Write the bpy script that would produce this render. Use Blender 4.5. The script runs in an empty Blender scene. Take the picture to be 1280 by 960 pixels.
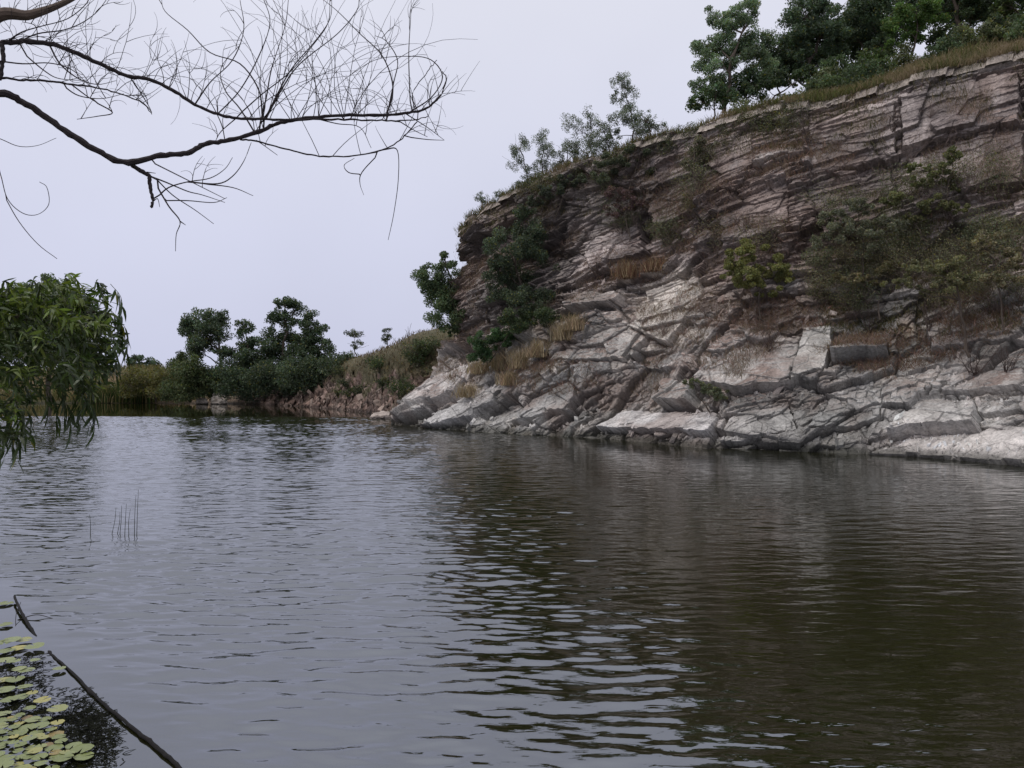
import bpy, math, random
import numpy as np
from mathutils import Vector
random.seed(7); rng = np.random.default_rng(7)
S = bpy.context.scene; COL = S.collection
H = 2.5; F = 985.0; HY = 480.0
def at(px, py, d): return np.array([(px-640)/F*d, d, H-(py-HY)/F*d])
def wat(px, py): return at(px, py, H*F/(py-HY))      # point of the water surface seen there

# ------------------------------------------------------------------ noise
def hsh(ix, iy, iz, seed):
    M = 0xFFFFFFFF
    h = (ix.astype(np.int64)*374761393 + iy.astype(np.int64)*668265263 + iz.astype(np.int64)*2147483647 + seed*1442695041) & M
    h = ((h ^ (h >> 13))*1274126177) & M
    h = ((h ^ (h >> 16))*2246822519) & M
    h = h ^ (h >> 15)
    return (h & 0xFFFFFF)/float(0x1000000)
def vn(p, seed=0):
    i = np.floor(p); f = p-i; f = f*f*(3-2*f); i = i.astype(np.int64)
    r = 0
    for a in (0,1):
        wa = f[...,0] if a else 1-f[...,0]
        for b in (0,1):
            wb = f[...,1] if b else 1-f[...,1]
            for c in (0,1):
                wc = f[...,2] if c else 1-f[...,2]
                r = r + wa*wb*wc*hsh(i[...,0]+a, i[...,1]+b, i[...,2]+c, seed)
    return r*2-1
def fbm(p, o=4, seed=0, g=.5):
    r = 0; a = 1; t = 0
    for k in range(o):
        r = r+a*vn(p*(2.03**k)+k*17.3, seed+k); t += a; a *= g
    return r/t
def facet(p, seed):
    """cell id hashes, offset to cell centre, crack distance"""
    i = np.floor(p).astype(np.int64)
    n = p.shape[0]
    d1 = np.full(n, 9.); d2 = np.full(n, 9.); off = np.zeros((n,3)); cid = np.zeros((n,3), np.int64)
    for a in (-1,0,1):
        for b in (-1,0,1):
            for c in (-1,0,1):
                q = i+np.array([a,b,c])
                cen = q+np.stack([hsh(q[:,0],q[:,1],q[:,2],seed+k) for k in (1,2,3)],1)
                o = p-cen; d = np.sqrt((o*o).sum(1))
                m = d < d1
                d2 = np.where(m, d1, np.minimum(d2, d))
                d1 = np.where(m, d, d1); off[m] = o[m]; cid[m] = q[m]
    R = [hsh(cid[:,0],cid[:,1],cid[:,2],seed+10+k) for k in range(5)]
    return R, off, d2-d1
def sm(x, a, b):
    t = np.clip((x-a)/(b-a), 0, 1); return t*t*(3-2*t)
def mixc(c, d, t): return c*(1-t[:,None])+np.asarray(d)*t[:,None]

# ------------------------------------------------------------------ object helpers
def mesh_np(name, V, Fq, mat=None, col=None, smooth=False, parent=None):
    V = np.asarray(V, np.float32); Fq = np.asarray(Fq, np.int32); k = Fq.shape[1]
    me = bpy.data.meshes.new(name)
    me.vertices.add(len(V)); me.vertices.foreach_set('co', V.ravel())
    me.loops.add(Fq.size); me.loops.foreach_set('vertex_index', Fq.ravel())
    me.polygons.add(len(Fq)); me.polygons.foreach_set('loop_start', np.arange(0, Fq.size, k, dtype=np.int32))
    me.polygons.foreach_set('loop_total', np.full(len(Fq), k, np.int32))
    me.polygons.foreach_set('use_smooth', np.full(len(Fq), smooth))
    me.update(calc_edges=True)
    if col is not None:
        a = me.color_attributes.new('col', 'FLOAT_COLOR', 'POINT')
        c = np.ones((len(V),4), np.float32); c[:,:3] = col
        a.data.foreach_set('color', c.ravel())
    if mat: me.materials.append(mat)
    o = bpy.data.objects.new(name, me); COL.objects.link(o)
    if parent: o.parent = parent; o.matrix_parent_inverse = parent.matrix_basis.inverted()
    return o
def tag(o, label, cat, group=None, kind=None):
    o['label'] = label
    if cat: o['category'] = cat
    if group: o['group'] = group
    if kind: o['kind'] = kind
    return o
def struct(o): o['kind'] = 'structure'; return o
def thing(name, loc, label, cat, group=None):
    o = bpy.data.objects.new(name, None); COL.objects.link(o); o.location = [float(v) for v in loc]
    o.empty_display_size = .2
    return tag(o, label, cat, group)
class Bag:
    """collects quads with colours for one mesh"""
    def __init__(s): s.V=[]; s.F=[]; s.C=[]; s.n=0
    def add(s, V, Fq, C):
        V=np.asarray(V,float); s.V.append(V); s.F.append(np.asarray(Fq)+s.n)
        C=np.asarray(C,float); s.C.append(np.broadcast_to(C,(len(V),3))); s.n+=len(V)
    def obj(s, name, mat, parent=None, smooth=False):
        return mesh_np(name, np.concatenate(s.V), np.concatenate(s.F), mat, np.concatenate(s.C), smooth, parent)
def tube(bag, pts, r0, r1, col, sides=5, rr=None):
    pts = np.asarray(pts, float); n = len(pts)
    T = np.gradient(pts, axis=0); T /= np.linalg.norm(T, axis=1)[:,None]+1e-9
    up = np.array([.31,.17,.93]); A = np.cross(T, up); A /= np.linalg.norm(A,axis=1)[:,None]+1e-9
    B = np.cross(T, A)
    r = np.linspace(r0, r1, n) if rr is None else np.asarray(rr)
    a = np.arange(sides)*2*np.pi/sides
    V = pts[:,None]+r[:,None,None]*(np.cos(a)[None,:,None]*A[:,None]+np.sin(a)[None,:,None]*B[:,None])
    V = V.reshape(-1,3)
    i = np.arange(n-1)[:,None]*sides; j = np.arange(sides)[None]; k = (j+1)%sides
    Fq = np.stack([i+j, i+k, i+sides+k, i+sides+j], -1).reshape(-1,4)
    bag.add(V, Fq, col)
def spline(P, n=8):
    P = np.asarray(P, float)
    if len(P) < 3: return np.array([P[0]+(P[-1]-P[0])*t for t in np.linspace(0,1,n)])
    Q = np.vstack([2*P[0]-P[1], P, 2*P[-1]-P[-2]]); out=[]
    for i in range(len(P)-1):
        a,b,c,d = Q[i:i+4]
        for t in np.linspace(0,1,n,endpoint=False):
            out.append(.5*((2*b)+(-a+c)*t+(2*a-5*b+4*c-d)*t*t+(-a+3*b-3*c+d)*t**3))
    out.append(P[-1]); return np.array(out)
def rdir(n):
    v = rng.normal(size=(n,3)); return v/np.linalg.norm(v,axis=1)[:,None]
def leaves(bag, P, L, W, cols, droop=0.0, flat=0.0):
    """one diamond leaf per point"""
    n = len(P)
    D = rdir(n); D[:,2] -= droop; D /= np.linalg.norm(D,axis=1)[:,None]
    N = rdir(n); N[:,2] += flat; A = np.cross(D,N); A /= np.linalg.norm(A,axis=1)[:,None]+1e-9
    l = (L*rng.uniform(.6,1.3,n))[:,None]; w = (W*rng.uniform(.6,1.3,n))[:,None]
    V = np.stack([P-D*l*.5, P+A*w*.5-D*l*.05, P+D*l*.5, P-A*w*.5-D*l*.05],1).reshape(-1,3)
    Fq = np.arange(4*n).reshape(n,4)
    bag.add(V, Fq, np.repeat(cols,4,0))
def leafcol(n, base, var=.35, hue=.25, yel=(.16,.15,.03), py=.06):
    b = np.asarray(base)[None]*np.exp(rng.normal(0,var,n))[:,None]
    b = b*np.exp(rng.normal(0,hue*.5,(n,3))*np.array([1,.3,.8]))
    m = rng.random(n) < py; b[m] = np.asarray(yel)*rng.uniform(.6,1.2,(m.sum(),1))
    return np.clip(b, .004, .6)

# ------------------------------------------------------------------ materials
def newmat(name):
    m = bpy.data.materials.new(name); m.use_nodes = True; nt = m.node_tree; nt.nodes.clear()
    return m, nt, lambda t, **k: mk(nt, t, **k)
def mk(nt, t, **k):
    n = nt.nodes.new(t)
    for a,b in k.items():
        if a.startswith('i_'): n.inputs[a[2:].replace('_',' ')].default_value = b
        else: setattr(n, a, b)
    return n
def rock_mat(name, bscale=1.0, crack=1.0):
    m, nt, N = newmat(name); L = nt.links.new
    out = N('ShaderNodeOutputMaterial'); p = N('ShaderNodeBsdfPrincipled', i_Roughness=.85)
    p.inputs['Specular IOR Level'].default_value = .25
    at_ = N('ShaderNodeAttribute', attribute_name='col')
    tc = N('ShaderNodeTexCoord')
    n1 = N('ShaderNodeTexNoise', i_Scale=1.3, i_Detail=5., i_Roughness=.65); L(tc.outputs['Object'], n1.inputs['Vector'])
    n2 = N('ShaderNodeTexNoise', i_Scale=9., i_Detail=4., i_Roughness=.7); L(tc.outputs['Object'], n2.inputs['Vector'])
    r1 = N('ShaderNodeMapRange'); r1.inputs[1].default_value=.3; r1.inputs[2].default_value=.7; r1.inputs[3].default_value=.8; r1.inputs[4].default_value=1.4
    L(n1.outputs[0], r1.inputs[0])
    r2 = N('ShaderNodeMapRange'); r2.inputs[1].default_value=.3; r2.inputs[2].default_value=.7; r2.inputs[3].default_value=.72; r2.inputs[4].default_value=1.4
    L(n2.outputs[0], r2.inputs[0])
    mu = N('ShaderNodeMath', operation='MULTIPLY'); L(r1.outputs[0], mu.inputs[0]); L(r2.outputs[0], mu.inputs[1])
    # fracture lines, stretched along the bedding
    mp = N('ShaderNodeMapping'); mp.inputs['Rotation'].default_value = (0, math.radians(-14), math.radians(46)); mp.inputs['Scale'].default_value=(1.0,1.0,2.1)
    mp.vector_type='POINT'
    wn = N('ShaderNodeTexNoise', i_Scale=2.5, i_Detail=4.); L(tc.outputs['Object'], wn.inputs['Vector'])
    wa = N('ShaderNodeMixRGB', blend_type='ADD'); wa.inputs[0].default_value=.8; L(tc.outputs['Object'], wa.inputs[1]); L(wn.outputs['Color'], wa.inputs[2])
    L(wa.outputs[0], mp.inputs['Vector'])
    vo = N('ShaderNodeTexVoronoi', feature='DISTANCE_TO_EDGE', i_Scale=1.0); L(mp.outputs[0], vo.inputs['Vector'])
    cr = N('ShaderNodeMapRange'); cr.inputs[1].default_value=0.; cr.inputs[2].default_value=.045; cr.inputs[3].default_value=1-.25*crack; cr.inputs[4].default_value=1.; L(vo.outputs['Distance'], cr.inputs[0])
    mu2 = N('ShaderNodeMath', operation='MULTIPLY'); L(mu.outputs[0], mu2.inputs[0]); L(cr.outputs[0], mu2.inputs[1])
    vm = N('ShaderNodeVectorMath', operation='SCALE'); L(at_.outputs['Color'], vm.inputs[0]); L(mu2.outputs[0], vm.inputs['Scale'])
    L(vm.outputs[0], p.inputs['Base Color'])
    n3 = N('ShaderNodeTexNoise', i_Scale=5., i_Detail=6., i_Roughness=.68); L(tc.outputs['Object'], n3.inputs['Vector'])
    ad = N('ShaderNodeMath', operation='MULTIPLY_ADD'); L(cr.outputs[0], ad.inputs[0]); ad.inputs[1].default_value=.3*crack; L(n3.outputs[0], ad.inputs[2])
    b = N('ShaderNodeBump', i_Strength=.8, i_Distance=.12*bscale); L(ad.outputs[0], b.inputs['Height']); L(b.outputs[0], p.inputs['Normal'])
    L(p.outputs[0], out.inputs[0]); return m
def leaf_mat(name, trans=.3, rough=.55, spec=.25):
    m, nt, N = newmat(name); L = nt.links.new
    out = N('ShaderNodeOutputMaterial'); a = N('ShaderNodeAttribute', attribute_name='col')
    p = N('ShaderNodeBsdfPrincipled', i_Roughness=rough); p.inputs['Specular IOR Level'].default_value = spec
    t = N('ShaderNodeBsdfTranslucent'); mx = N('ShaderNodeMixShader'); mx.inputs[0].default_value = trans
    g = N('ShaderNodeVectorMath', operation='MULTIPLY'); g.inputs[1].default_value=(1.5,1.6,.8)
    L(a.outputs['Color'], p.inputs['Base Color']); L(a.outputs['Color'], g.inputs[0]); L(g.outputs[0], t.inputs[0])
    L(p.outputs[0], mx.inputs[1]); L(t.outputs[0], mx.inputs[2]); L(mx.outputs[0], out.inputs[0]); return m
def bark_mat(name):
    m, nt, N = newmat(name); L = nt.links.new
    out = N('ShaderNodeOutputMaterial'); a = N('ShaderNodeAttribute', attribute_name='col')
    p = N('ShaderNodeBsdfPrincipled', i_Roughness=.85); p.inputs['Specular IOR Level'].default_value=.2
    tc = N('ShaderNodeTexCoord'); n = N('ShaderNodeTexNoise', i_Scale=30., i_Detail=5.); L(tc.outputs['Object'], n.inputs['Vector'])
    r = N('ShaderNodeMapRange'); r.inputs[3].default_value=.5; r.inputs[4].default_value=1.5; L(n.outputs[0], r.inputs[0])
    v = N('ShaderNodeVectorMath', operation='SCALE'); L(a.outputs['Color'], v.inputs[0]); L(r.outputs[0], v.inputs['Scale']); L(v.outputs[0], p.inputs['Base Color'])
    b = N('ShaderNodeBump', i_Strength=.6, i_Distance=.01); L(n.outputs[0], b.inputs['Height']); L(b.outputs[0], p.inputs['Normal'])
    L(p.outputs[0], out.inputs[0]); return m
ROCK = rock_mat('weathered_rock'); ROCKS = rock_mat('slab_rock', .5, .25); BANKM = rock_mat('bank_soil', 1.5, .3)
LEAF = leaf_mat('leaf'); LEAFN = leaf_mat('glossy_leaf', .35, .38, .45); GRASS = leaf_mat('grass_blade', .25, .7, .1)
BARK = bark_mat('bark')

def water_mat():
    m, nt, N = newmat('pond_water'); L = nt.links.new
    out = N('ShaderNodeOutputMaterial'); p = N('ShaderNodeBsdfPrincipled', i_Roughness=.03, i_IOR=2.7)
    p.inputs['Base Color'].default_value = (.0125,.0125,.0035,1)
    p.inputs['Specular Tint'].default_value = (.85,.90,1.03,1)
    g = N('ShaderNodeNewGeometry'); sx = N('ShaderNodeSeparateXYZ'); L(g.outputs['Position'], sx.inputs[0])
    def M(op, a, b=None, c=None, clamp=False):
        n = N('ShaderNodeMath', operation=op); n.use_clamp = clamp
        for i,v in enumerate((a,b,c)):
            if v is None: continue
            if isinstance(v,(int,float)): n.inputs[i].default_value = v
            else: L(v, n.inputs[i])
        return n.outputs[0]
    def noise(scale, rot, st, det, rough=.5, dist=0.):
        mp = N('ShaderNodeMapping'); mp.inputs['Rotation'].default_value=(0,0,math.radians(rot)); mp.inputs['Scale'].default_value=(st,1,1)
        L(g.outputs['Position'], mp.inputs['Vector'])
        n = N('ShaderNodeTexNoise', i_Scale=scale, i_Detail=det, i_Roughness=rough, i_Distortion=dist); L(mp.outputs[0], n.inputs['Vector']); return n.outputs[0]
    w1 = noise(6.5, 9, .3, 2., .45, .3); w2 = noise(12., -8, .35, 2., .5, .4); w3 = noise(1.1, 15, .5, 1.)
    w4 = noise(15., 3, .5, 2.)
    hgt = M('MULTIPLY', w1, .35); hgt = M('MULTIPLY_ADD', w2, .5, hgt); hgt = M('MULTIPLY_ADD', w3, .1, hgt); hgt = M('MULTIPLY_ADD', w4, .10, hgt)
    # calm strip under the far bank and behind the sunken pole; gusts elsewhere
    wob = noise(.12, 0, .3, 2.)
    yy = M('MULTIPLY_ADD', wob, 3., sx.outputs['Y'])
    far = N('ShaderNodeMapRange', interpolation_type='SMOOTHSTEP'); L(yy, far.inputs[0]); far.inputs[1].default_value=61; far.inputs[2].default_value=63.5; far.inputs[3].default_value=1; far.inputs[4].default_value=.1
    a = wat(18,750); b = wat(225,962); dx,dy = b[0]-a[0], b[1]-a[1]; ln = math.hypot(dx,dy)
    # signed distance to the pole line, positive on the lake side
    s = M('ADD', M('MULTIPLY', sx.outputs['X'], -dy/ln), M('MULTIPLY', sx.outputs['Y'], dx/ln)); s = M('SUBTRACT', s, (-dy*a[0]+dx*a[1])/ln)
    near = N('ShaderNodeMapRange', interpolation_type='SMOOTHSTEP'); L(s, near.inputs[0]); near.inputs[1].default_value=-.1; near.inputs[2].default_value=.35; near.inputs[3].default_value=.07; near.inputs[4].default_value=1
    gust = N('ShaderNodeMapRange', interpolation_type='SMOOTHSTEP'); L(noise(.16, 20, .5, 2.), gust.inputs[0]); gust.inputs[1].default_value=.35; gust.inputs[2].default_value=.62; gust.inputs[3].default_value=.7; gust.inputs[4].default_value=1.15
    # past the pole's tip the calm fades out
    yf = N('ShaderNodeMapRange'); L(sx.outputs['Y'], yf.inputs[0]); yf.inputs[1].default_value=9.3; yf.inputs[2].default_value=10.8; yf.inputs[3].default_value=0; yf.inputs[4].default_value=1
    nr = M('MAXIMUM', near.outputs[0], yf.outputs[0])
    dist = N('ShaderNodeMapRange', interpolation_type='SMOOTHSTEP'); L(sx.outputs['Y'], dist.inputs[0]); dist.inputs[1].default_value=5; dist.inputs[2].default_value=38; dist.inputs[3].default_value=1; dist.inputs[4].default_value=.5
    st = M('MULTIPLY', M('MULTIPLY', M('MULTIPLY', far.outputs[0], nr), gust.outputs[0]), dist.outputs[0])
    hgt = M('MULTIPLY', hgt, st)
    bp = N('ShaderNodeBump', i_Strength=1., i_Distance=WAVE); L(hgt, bp.inputs['Height']); L(bp.outputs[0], p.inputs['Normal'])
    L(p.outputs[0], out.inputs[0]); return m
SUNE = 1.3
WAVE = .009
WA1,WA2,WA3 = .0086,.0115,.0026
ry = [3.0]
while ry[-1] < 64: ry.append(ry[-1]+.018+.0013*ry[-1])
while ry[-1] < 118: ry.append(ry[-1]+.8)
ry = np.array(ry); ct = np.concatenate([np.linspace(-1.5,-.72,60,endpoint=False), np.linspace(-.72,.72,950), np.linspace(.72,1.4,50)[1:]])
WX = ry[:,None]*ct[None]; WY = np.broadcast_to(ry[:,None], WX.shape); wp_ = np.stack([WX.ravel(), WY.ravel(), 0*WX.ravel()],1)
def wn(ang, fx, fy, seed, warp=.0):
    a=math.radians(ang); x=wp_[:,0]*math.cos(a)+wp_[:,1]*math.sin(a); y=-wp_[:,0]*math.sin(a)+wp_[:,1]*math.cos(a)
    return vn(np.stack([x*fx,y*fy+warp*WRP,0*x+seed*.37],1),seed)
WRP = vn(wp_*np.array([.9,.9,0])+3.3,901)
wa_,wb_ = wat(18,751), wat(225,962); wl = math.hypot(*(wb_-wa_)[:2]); sd = ((wp_[:,1]-wa_[1])*(wb_-wa_)[0]-(wp_[:,0]-wa_[0])*(wb_-wa_)[1])/wl
calm = np.maximum(.04+.96*sm(sd,-.08,.5), sm(wp_[:,1],9.4,11.))*(1-.96*sm(wp_[:,1]+3*vn(wp_*np.array([.03,.1,0]),905),58,61))
gust = (1+.45*(1-sm(wp_[:,1],9,18))*(1-sm(wp_[:,0],-.5,1.2)))*(1-.62*sm(wp_[:,0],.9,2.6))*(.7+.5*sm(vn(wp_*np.array([.10,.22,0])+1.7,906)+.5*vn(wp_*np.array([.3,.5,0])+9,907),-.5,.5))
h_ = WA1*(wn(10,2.7,9.6,910,.5)+.8*wn(-8,3.4,11.5,911,.6))*(1+.2*sm(wp_[:,1],22,42)) + WA2*wn(4,1.5,5.2,912,.4) + WA3*wn(-14,6.,17.,913,.5)*(1-sm(wp_[:,1],12,22))
wp_[:,2] = h_*calm*gust
r_,c_n = WX.shape; ii = (np.arange(r_-1)[:,None]*c_n+np.arange(c_n-1)[None]).ravel(); Fw = np.stack([ii,ii+1,ii+c_n+1,ii+c_n],1)
k0 = len(wp_); wp_ = np.vstack([wp_, [[-1500,-40,-.14],[1500,-40,-.14],[1500,220,-.14],[-1500,220,-.14]]]); Fw = np.vstack([Fw,[[k0,k0+1,k0+2,k0+3]]])
struct(mesh_np('water', wp_, Fw, water_mat(), None, True))

# ------------------------------------------------------------------ cliff
wpx = [488,530,585,650,730,800,890,990,1090,1190,1330,1560]
wpy = [531,535,539,543,547,552,560,564,568,574,588,612]
rpx = [579,600,640,700,780,850,950,1050,1150,1280,1450,1700]
rpy = [293,266,242,214,184,164,137,113,89,58,20,-40]
rd  = [50.5,49,47.5,45,42,40,37,35,33.3,31.8,28,23]
zw = .5
def col_points(i):
    W = wat(wpx[i], wpy[i]); R = at(rpx[i], rpy[i], rd[i])
    std = [(0,0),(.17,1.7),(.40,4.0),(.62,7.2),(.82,11.3),(1,None)]
    lef = [(0,0),(.30,1.55),(.65,3.3),(.97,5.7),(1.0,8.8),(1,None)]
    k = max(0, 1-i/3.0)
    pts = []
    for (s,z),(s2,z2) in zip(std,lef):
        s = s*(1-k)+s2*k
        z = R[2] if z is None else z*(1-k)+z2*k
        p = W+(R-W)*s; p[2] = z; pts.append(p)
    und = W-(R-W)*.12; und[2] = -1.5
    return np.array([und]+pts)
G = np.array([col_points(i) for i in range(12)])
wrap = []
for sh,(dx,dy) in enumerate([(16,26),(5.5,9),(1.2,2.2)]):
    w = G[0].copy(); w[:,0] += dx; w[:,1] += dy; wrap.append(w)
G = np.concatenate([np.array(wrap), G])
def cr1(P, seg):
    """Catmull-Rom along axis 0, seg[i] samples in segment i"""
    Q = np.concatenate([[2*P[0]-P[1]], P, [2*P[-1]-P[-2]]]); out=[]
    for i,n in enumerate(seg):
        a,b,c,d = Q[i:i+4]; T = np.linspace(0,1,n,endpoint=False)
        for t in T:
            out.append(.5*((2*b)+(-a+c)*t+(2*a-5*b+4*c-d)*t*t+(-a+3*b-3*c+d)*t**3))
    out.append(P[-1]); return np.array(out)
segs_u = [12,30,24]+[70,80,90,110,100,120,130,130,130,110,60]
segs_v = [22,88,96,120,120,120]
B0 = cr1(G, segs_u); B0 = cr1(B0.transpose(1,0,2), segs_v).transpose(1,0,2)   # (u, v, 3)
nu, nv = B0.shape[:2]
du = np.gradient(B0, axis=0); dv = np.gradient(B0, axis=1)
NN = np.cross(du, dv); NN /= np.linalg.norm(NN,axis=2)[...,None]+1e-9     # sign fixed below
P0 = B0.reshape(-1,3).copy(); Nn = NN.reshape(-1,3)
mid = nu//2*nv+nv//2
if Nn[mid].dot(-P0[mid]) < 0: Nn = -Nn
row = np.tile(np.arange(nv), nu); rowt = np.interp(row, np.concatenate([[0],np.cumsum(segs_v)]), [-1,0,1,2,3,4,5])
# bedding frame
es = np.array([.69,-.72,0]); en = np.array([-.72,-.69,0]); ez = np.array([0,0,1.])
def bed(P, a):
    a = np.asarray(a)[...,None]
    s_ = np.cos(a)*es+np.sin(a)*ez; t_ = -np.sin(a)*es+np.cos(a)*ez
    return (P*s_).sum(-1), (P*t_).sum(-1), P@en
ctr = np.array([4.,36.,4.])
steep = 1-sm(P0[:,2]+.25*(P0[:,0]+2), 2.5, 8.5)
def disp_rock(P, Nn, wallm, steep, seed=0, wet=True):
    Q = P-ctr
    warp = np.stack([fbm(P/3.2,3,50),fbm(P/3.2+9,3,51),fbm(P/3.2+19,3,52)],1)
    A,Bc,C = bed(Q+warp*.12, math.radians(13)+0*Q[:,0]); A2,B2,C2 = bed(Q+warp*.15, math.radians(33)+0*Q[:,0])
    A = np.where(steep>.5, A2, A); Bc = np.where(steep>.5, B2+40, Bc); C = np.where(steep>.5, C2, C)
    kx=1+.5*(wallm>.5); R1,o1,e1 = facet(np.stack([A/(3.4+.6*wallm),Bc/(2.1-.5*wallm),C/2.4],1), 100+seed)
    R2,o2,e2 = facet(np.stack([A/(1.25+.3*wallm),Bc/(.85-.2*wallm),C/1.1],1)+5, 200+seed)
    R3,o3,e3 = facet(np.stack([A/(.5+.2*wallm),Bc/(.36-.12*wallm),C/.45],1)+9, 300+seed)
    low = 1-wallm
    d = (R1[0]-.5)*(.9*low+1.15*wallm) + (o1[:,0]*(R1[1]-.5)*1.0-o1[:,1]*(R1[2]-.25)*.9)*(.9)
    d += ((R2[0]-.5)*.42+(o2[:,0]*(R2[1]-.5)-o2[:,1]*(R2[2]-.25))*.5)
    d += ((R3[0]-.5)*.2+(o3[:,0]*(R3[1]-.5)-o3[:,1]*(R3[2]-.3))*.16)
    # bedding ledges: irregular layers, each standing out differently along its length
    Lr = Bc/.40+.9*vn(np.stack([A/14,Bc/3,C*0],1),61)
    li = np.floor(Lr); lf = Lr-li
    lay = vn(np.stack([A/3.5,li*7.7,0*A],1),62)
    d += wallm*(lay*.34-(lf-.5)*.22)*np.clip(.42-.3*sm(P@es,-2,14)+.6*vn(P/3.+7,63),.05,.8)
    R4,o4,e4 = facet(np.stack([A/.24,Bc/.15,C/.2],1)+3, 400+seed)
    d += ((R4[0]-.5)*.05+(o4[:,0]*(R4[1]-.5)-o4[:,1]*(R4[2]-.4))*.06)+.05*fbm(P/.9,4,70,.6)+.03*fbm(P/.16,2,71)
    d -= (.13*(1-sm(e1,0,.05))+.07*(1-sm(e2,0,.05)))*(1-.5*wallm)
    return d, R1, R2, R3, lf, li, A, Bc, e1, e2
wallm = sm(rowt, 2.3, 3.3)
d, R1, R2, R3, lf, li, A, Bc, e1, e2 = disp_rock(P0, Nn, wallm, steep)
# large scale bulges and gullies
d += 1.1*vn(np.stack([P0@es/6.,P0[:,2]/5.,P0@en/9],1),31)*sm(rowt,.2,1.5)+.5*vn(np.stack([P0@es/2.6,P0[:,2]/4.,P0[:,0]*0],1),32)*sm(rowt,0,1)
d *= np.interp(rowt,[-1,0,.5,4.6,5],[.8,.55,1,1,.5])
PX0 = 640+F*P0[:,0]/P0[:,1]; PY0 = HY-F*(P0[:,2]-H)/P0[:,1]
SLABS = [([(750,537),(775,511),(896,515),(892,550)],-.1,.75,(.58,.54,.53),1.),
 ([(1078,568),(1132,556),(1226,531),(1420,527),(1420,600)],0,.5,(.60,.54,.51),1.),
 ([(1112,550),(1152,503),(1219,502),(1224,540)],.1,.9,(.46,.43,.41),1.),
 ([(866,482),(920,434),(1000,428),(990,484),(934,492)],.0,.7,(.45,.41,.385),.9),
 ([(990,484),(1006,412),(1040,410),(1032,474)],.35,.7,(.56,.52,.48),.9),
 ([(497,508),(545,468),(590,455),(582,474),(548,500)],.1,.5,(.54,.49,.47),.9),
 ([(530,537),(592,490),(630,480),(594,524)],0,.6,(.46,.43,.42),.9),
 ([(716,392),(734,368),(780,365),(772,386)],.2,1.2,(.47,.42,.39),1.),
 ([(946,215),(958,190),(1003,178),(1008,195)],.0,1.0,(.52,.46,.43),1.),
 ([(696,458),(706,443),(802,400),(808,424),(782,452)],.1,.7,(.44,.40,.37),.7),
 ([(792,412),(804,362),(866,342),(884,372),(836,430)],.1,.6,(.64,.57,.51),.65),
 ([(1040,458),(1062,424),(1108,422),(1112,450)],.2,1.3,(.40,.385,.37),1.),
 ([(1158,412),(1290,388),(1290,436),(1166,444)],.2,.7,(.36,.31,.29),.8),
 ([(640,530),(652,498),(720,470),(712,512)],0,.5,(.36,.345,.34),.7),
 ([(902,556),(915,520),(985,505),(1000,545)],0,.5,(.42,.395,.375),.6),
 ([(1010,545),(1040,500),(1100,480),(1105,530)],0,.6,(.33,.32,.31),.6),
 ([(826,506),(832,478),(864,478),(866,506)],.3,.8,(.52,.49,.46),.9),
 ([(1180,500),(1195,470),(1280,462),(1290,490)],.1,.6,(.44,.40,.38),.7)]
SLABS += [([(1125,120),(1270,85),(1275,150),(1130,185)],0,.4,None,.75),([(1012,150),(1115,125),(1122,195),(1018,225)],.1,.4,None,.75),
 ([(1135,195),(1278,160),(1278,230),(1152,250)],-.1,.4,None,.8),([(880,190),(940,165),(945,215),(885,250)],0,.5,None,.7),([(1012,240),(1110,208),(1120,250),(1030,292)],-.2,.3,None,.7),
 ([(722,300),(790,272),(800,310),(742,336)],0,.5,None,.6),([(900,262),(985,228),(985,280),(905,312)],-.1,.4,None,.7),([(800,230),(870,200),(868,262),(812,282)],0,.4,None,.6)]
SLc = []
wx = PX0+5*fbm(P0/.7,3,77)+3*(R3[0]-.5); wy = PY0+4*fbm(P0/.7+5,3,78)+2*(R3[1]-.5)
for poly,o0,o1_,sc_,al in SLABS:
    pc = np.array(poly,float); cx_,cy_ = pc.mean(0); m = np.full(len(PX0),9.)
    for i in range(len(pc)):
        a_,b_ = pc[i],pc[(i+1)%len(pc)]; e_ = b_-a_; nn_ = np.array([-e_[1],e_[0]])/np.linalg.norm(e_)
        if nn_@(pc.mean(0)-a_)<0: nn_=-nn_
        m = np.minimum(m,(wx-a_[0])*nn_[0]+(wy-a_[1])*nn_[1])
    inn = sm(m,-.6,.6)*al; y0,y1 = pc[:,1].min(),pc[:,1].max(); tt=np.clip((wy-y0)/(y1-y0),0,1)
    d_s = o0+(o1_-o0)*tt+.05*fbm(P0/.8,4,79)+.12*(d-.2)
    d = d*(1-inn)+d_s*inn; d -= .18*np.exp(-(m/1.5)**2)*(m<0)
    SLc.append((inn,sc_))
CP = P0+Nn*d[:,None]
# final normals for colour logic
g3 = CP.reshape(nu,nv,3); n3 = np.cross(np.gradient(g3,axis=0), np.gradient(g3,axis=1)); n3 /= np.linalg.norm(n3,axis=2)[...,None]+1e-9
n3 = n3.reshape(-1,3)
if n3[mid].dot(Nn[mid]) < 0: n3 = -n3
upn = n3[:,2]
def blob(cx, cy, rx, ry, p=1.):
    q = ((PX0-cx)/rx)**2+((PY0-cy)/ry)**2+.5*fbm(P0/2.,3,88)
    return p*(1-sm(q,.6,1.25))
grey = np.array([.335,.322,.305])
c = grey*(.68+.62*R1[3])[:,None]*(.74+.5*R2[3])[:,None]*(.85+.3*R3[3])[:,None]
c = mixc(c, [.48,.43,.38], .55*sm(R2[4],.6,.95))
c = mixc(c, [.14,.135,.125], .75*sm(R1[4]+.3*R2[3],.65,1.0))
c = mixc(c, [.33,.26,.18], .5*sm(fbm(P0/2.2,3,93),.3,.6))
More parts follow.
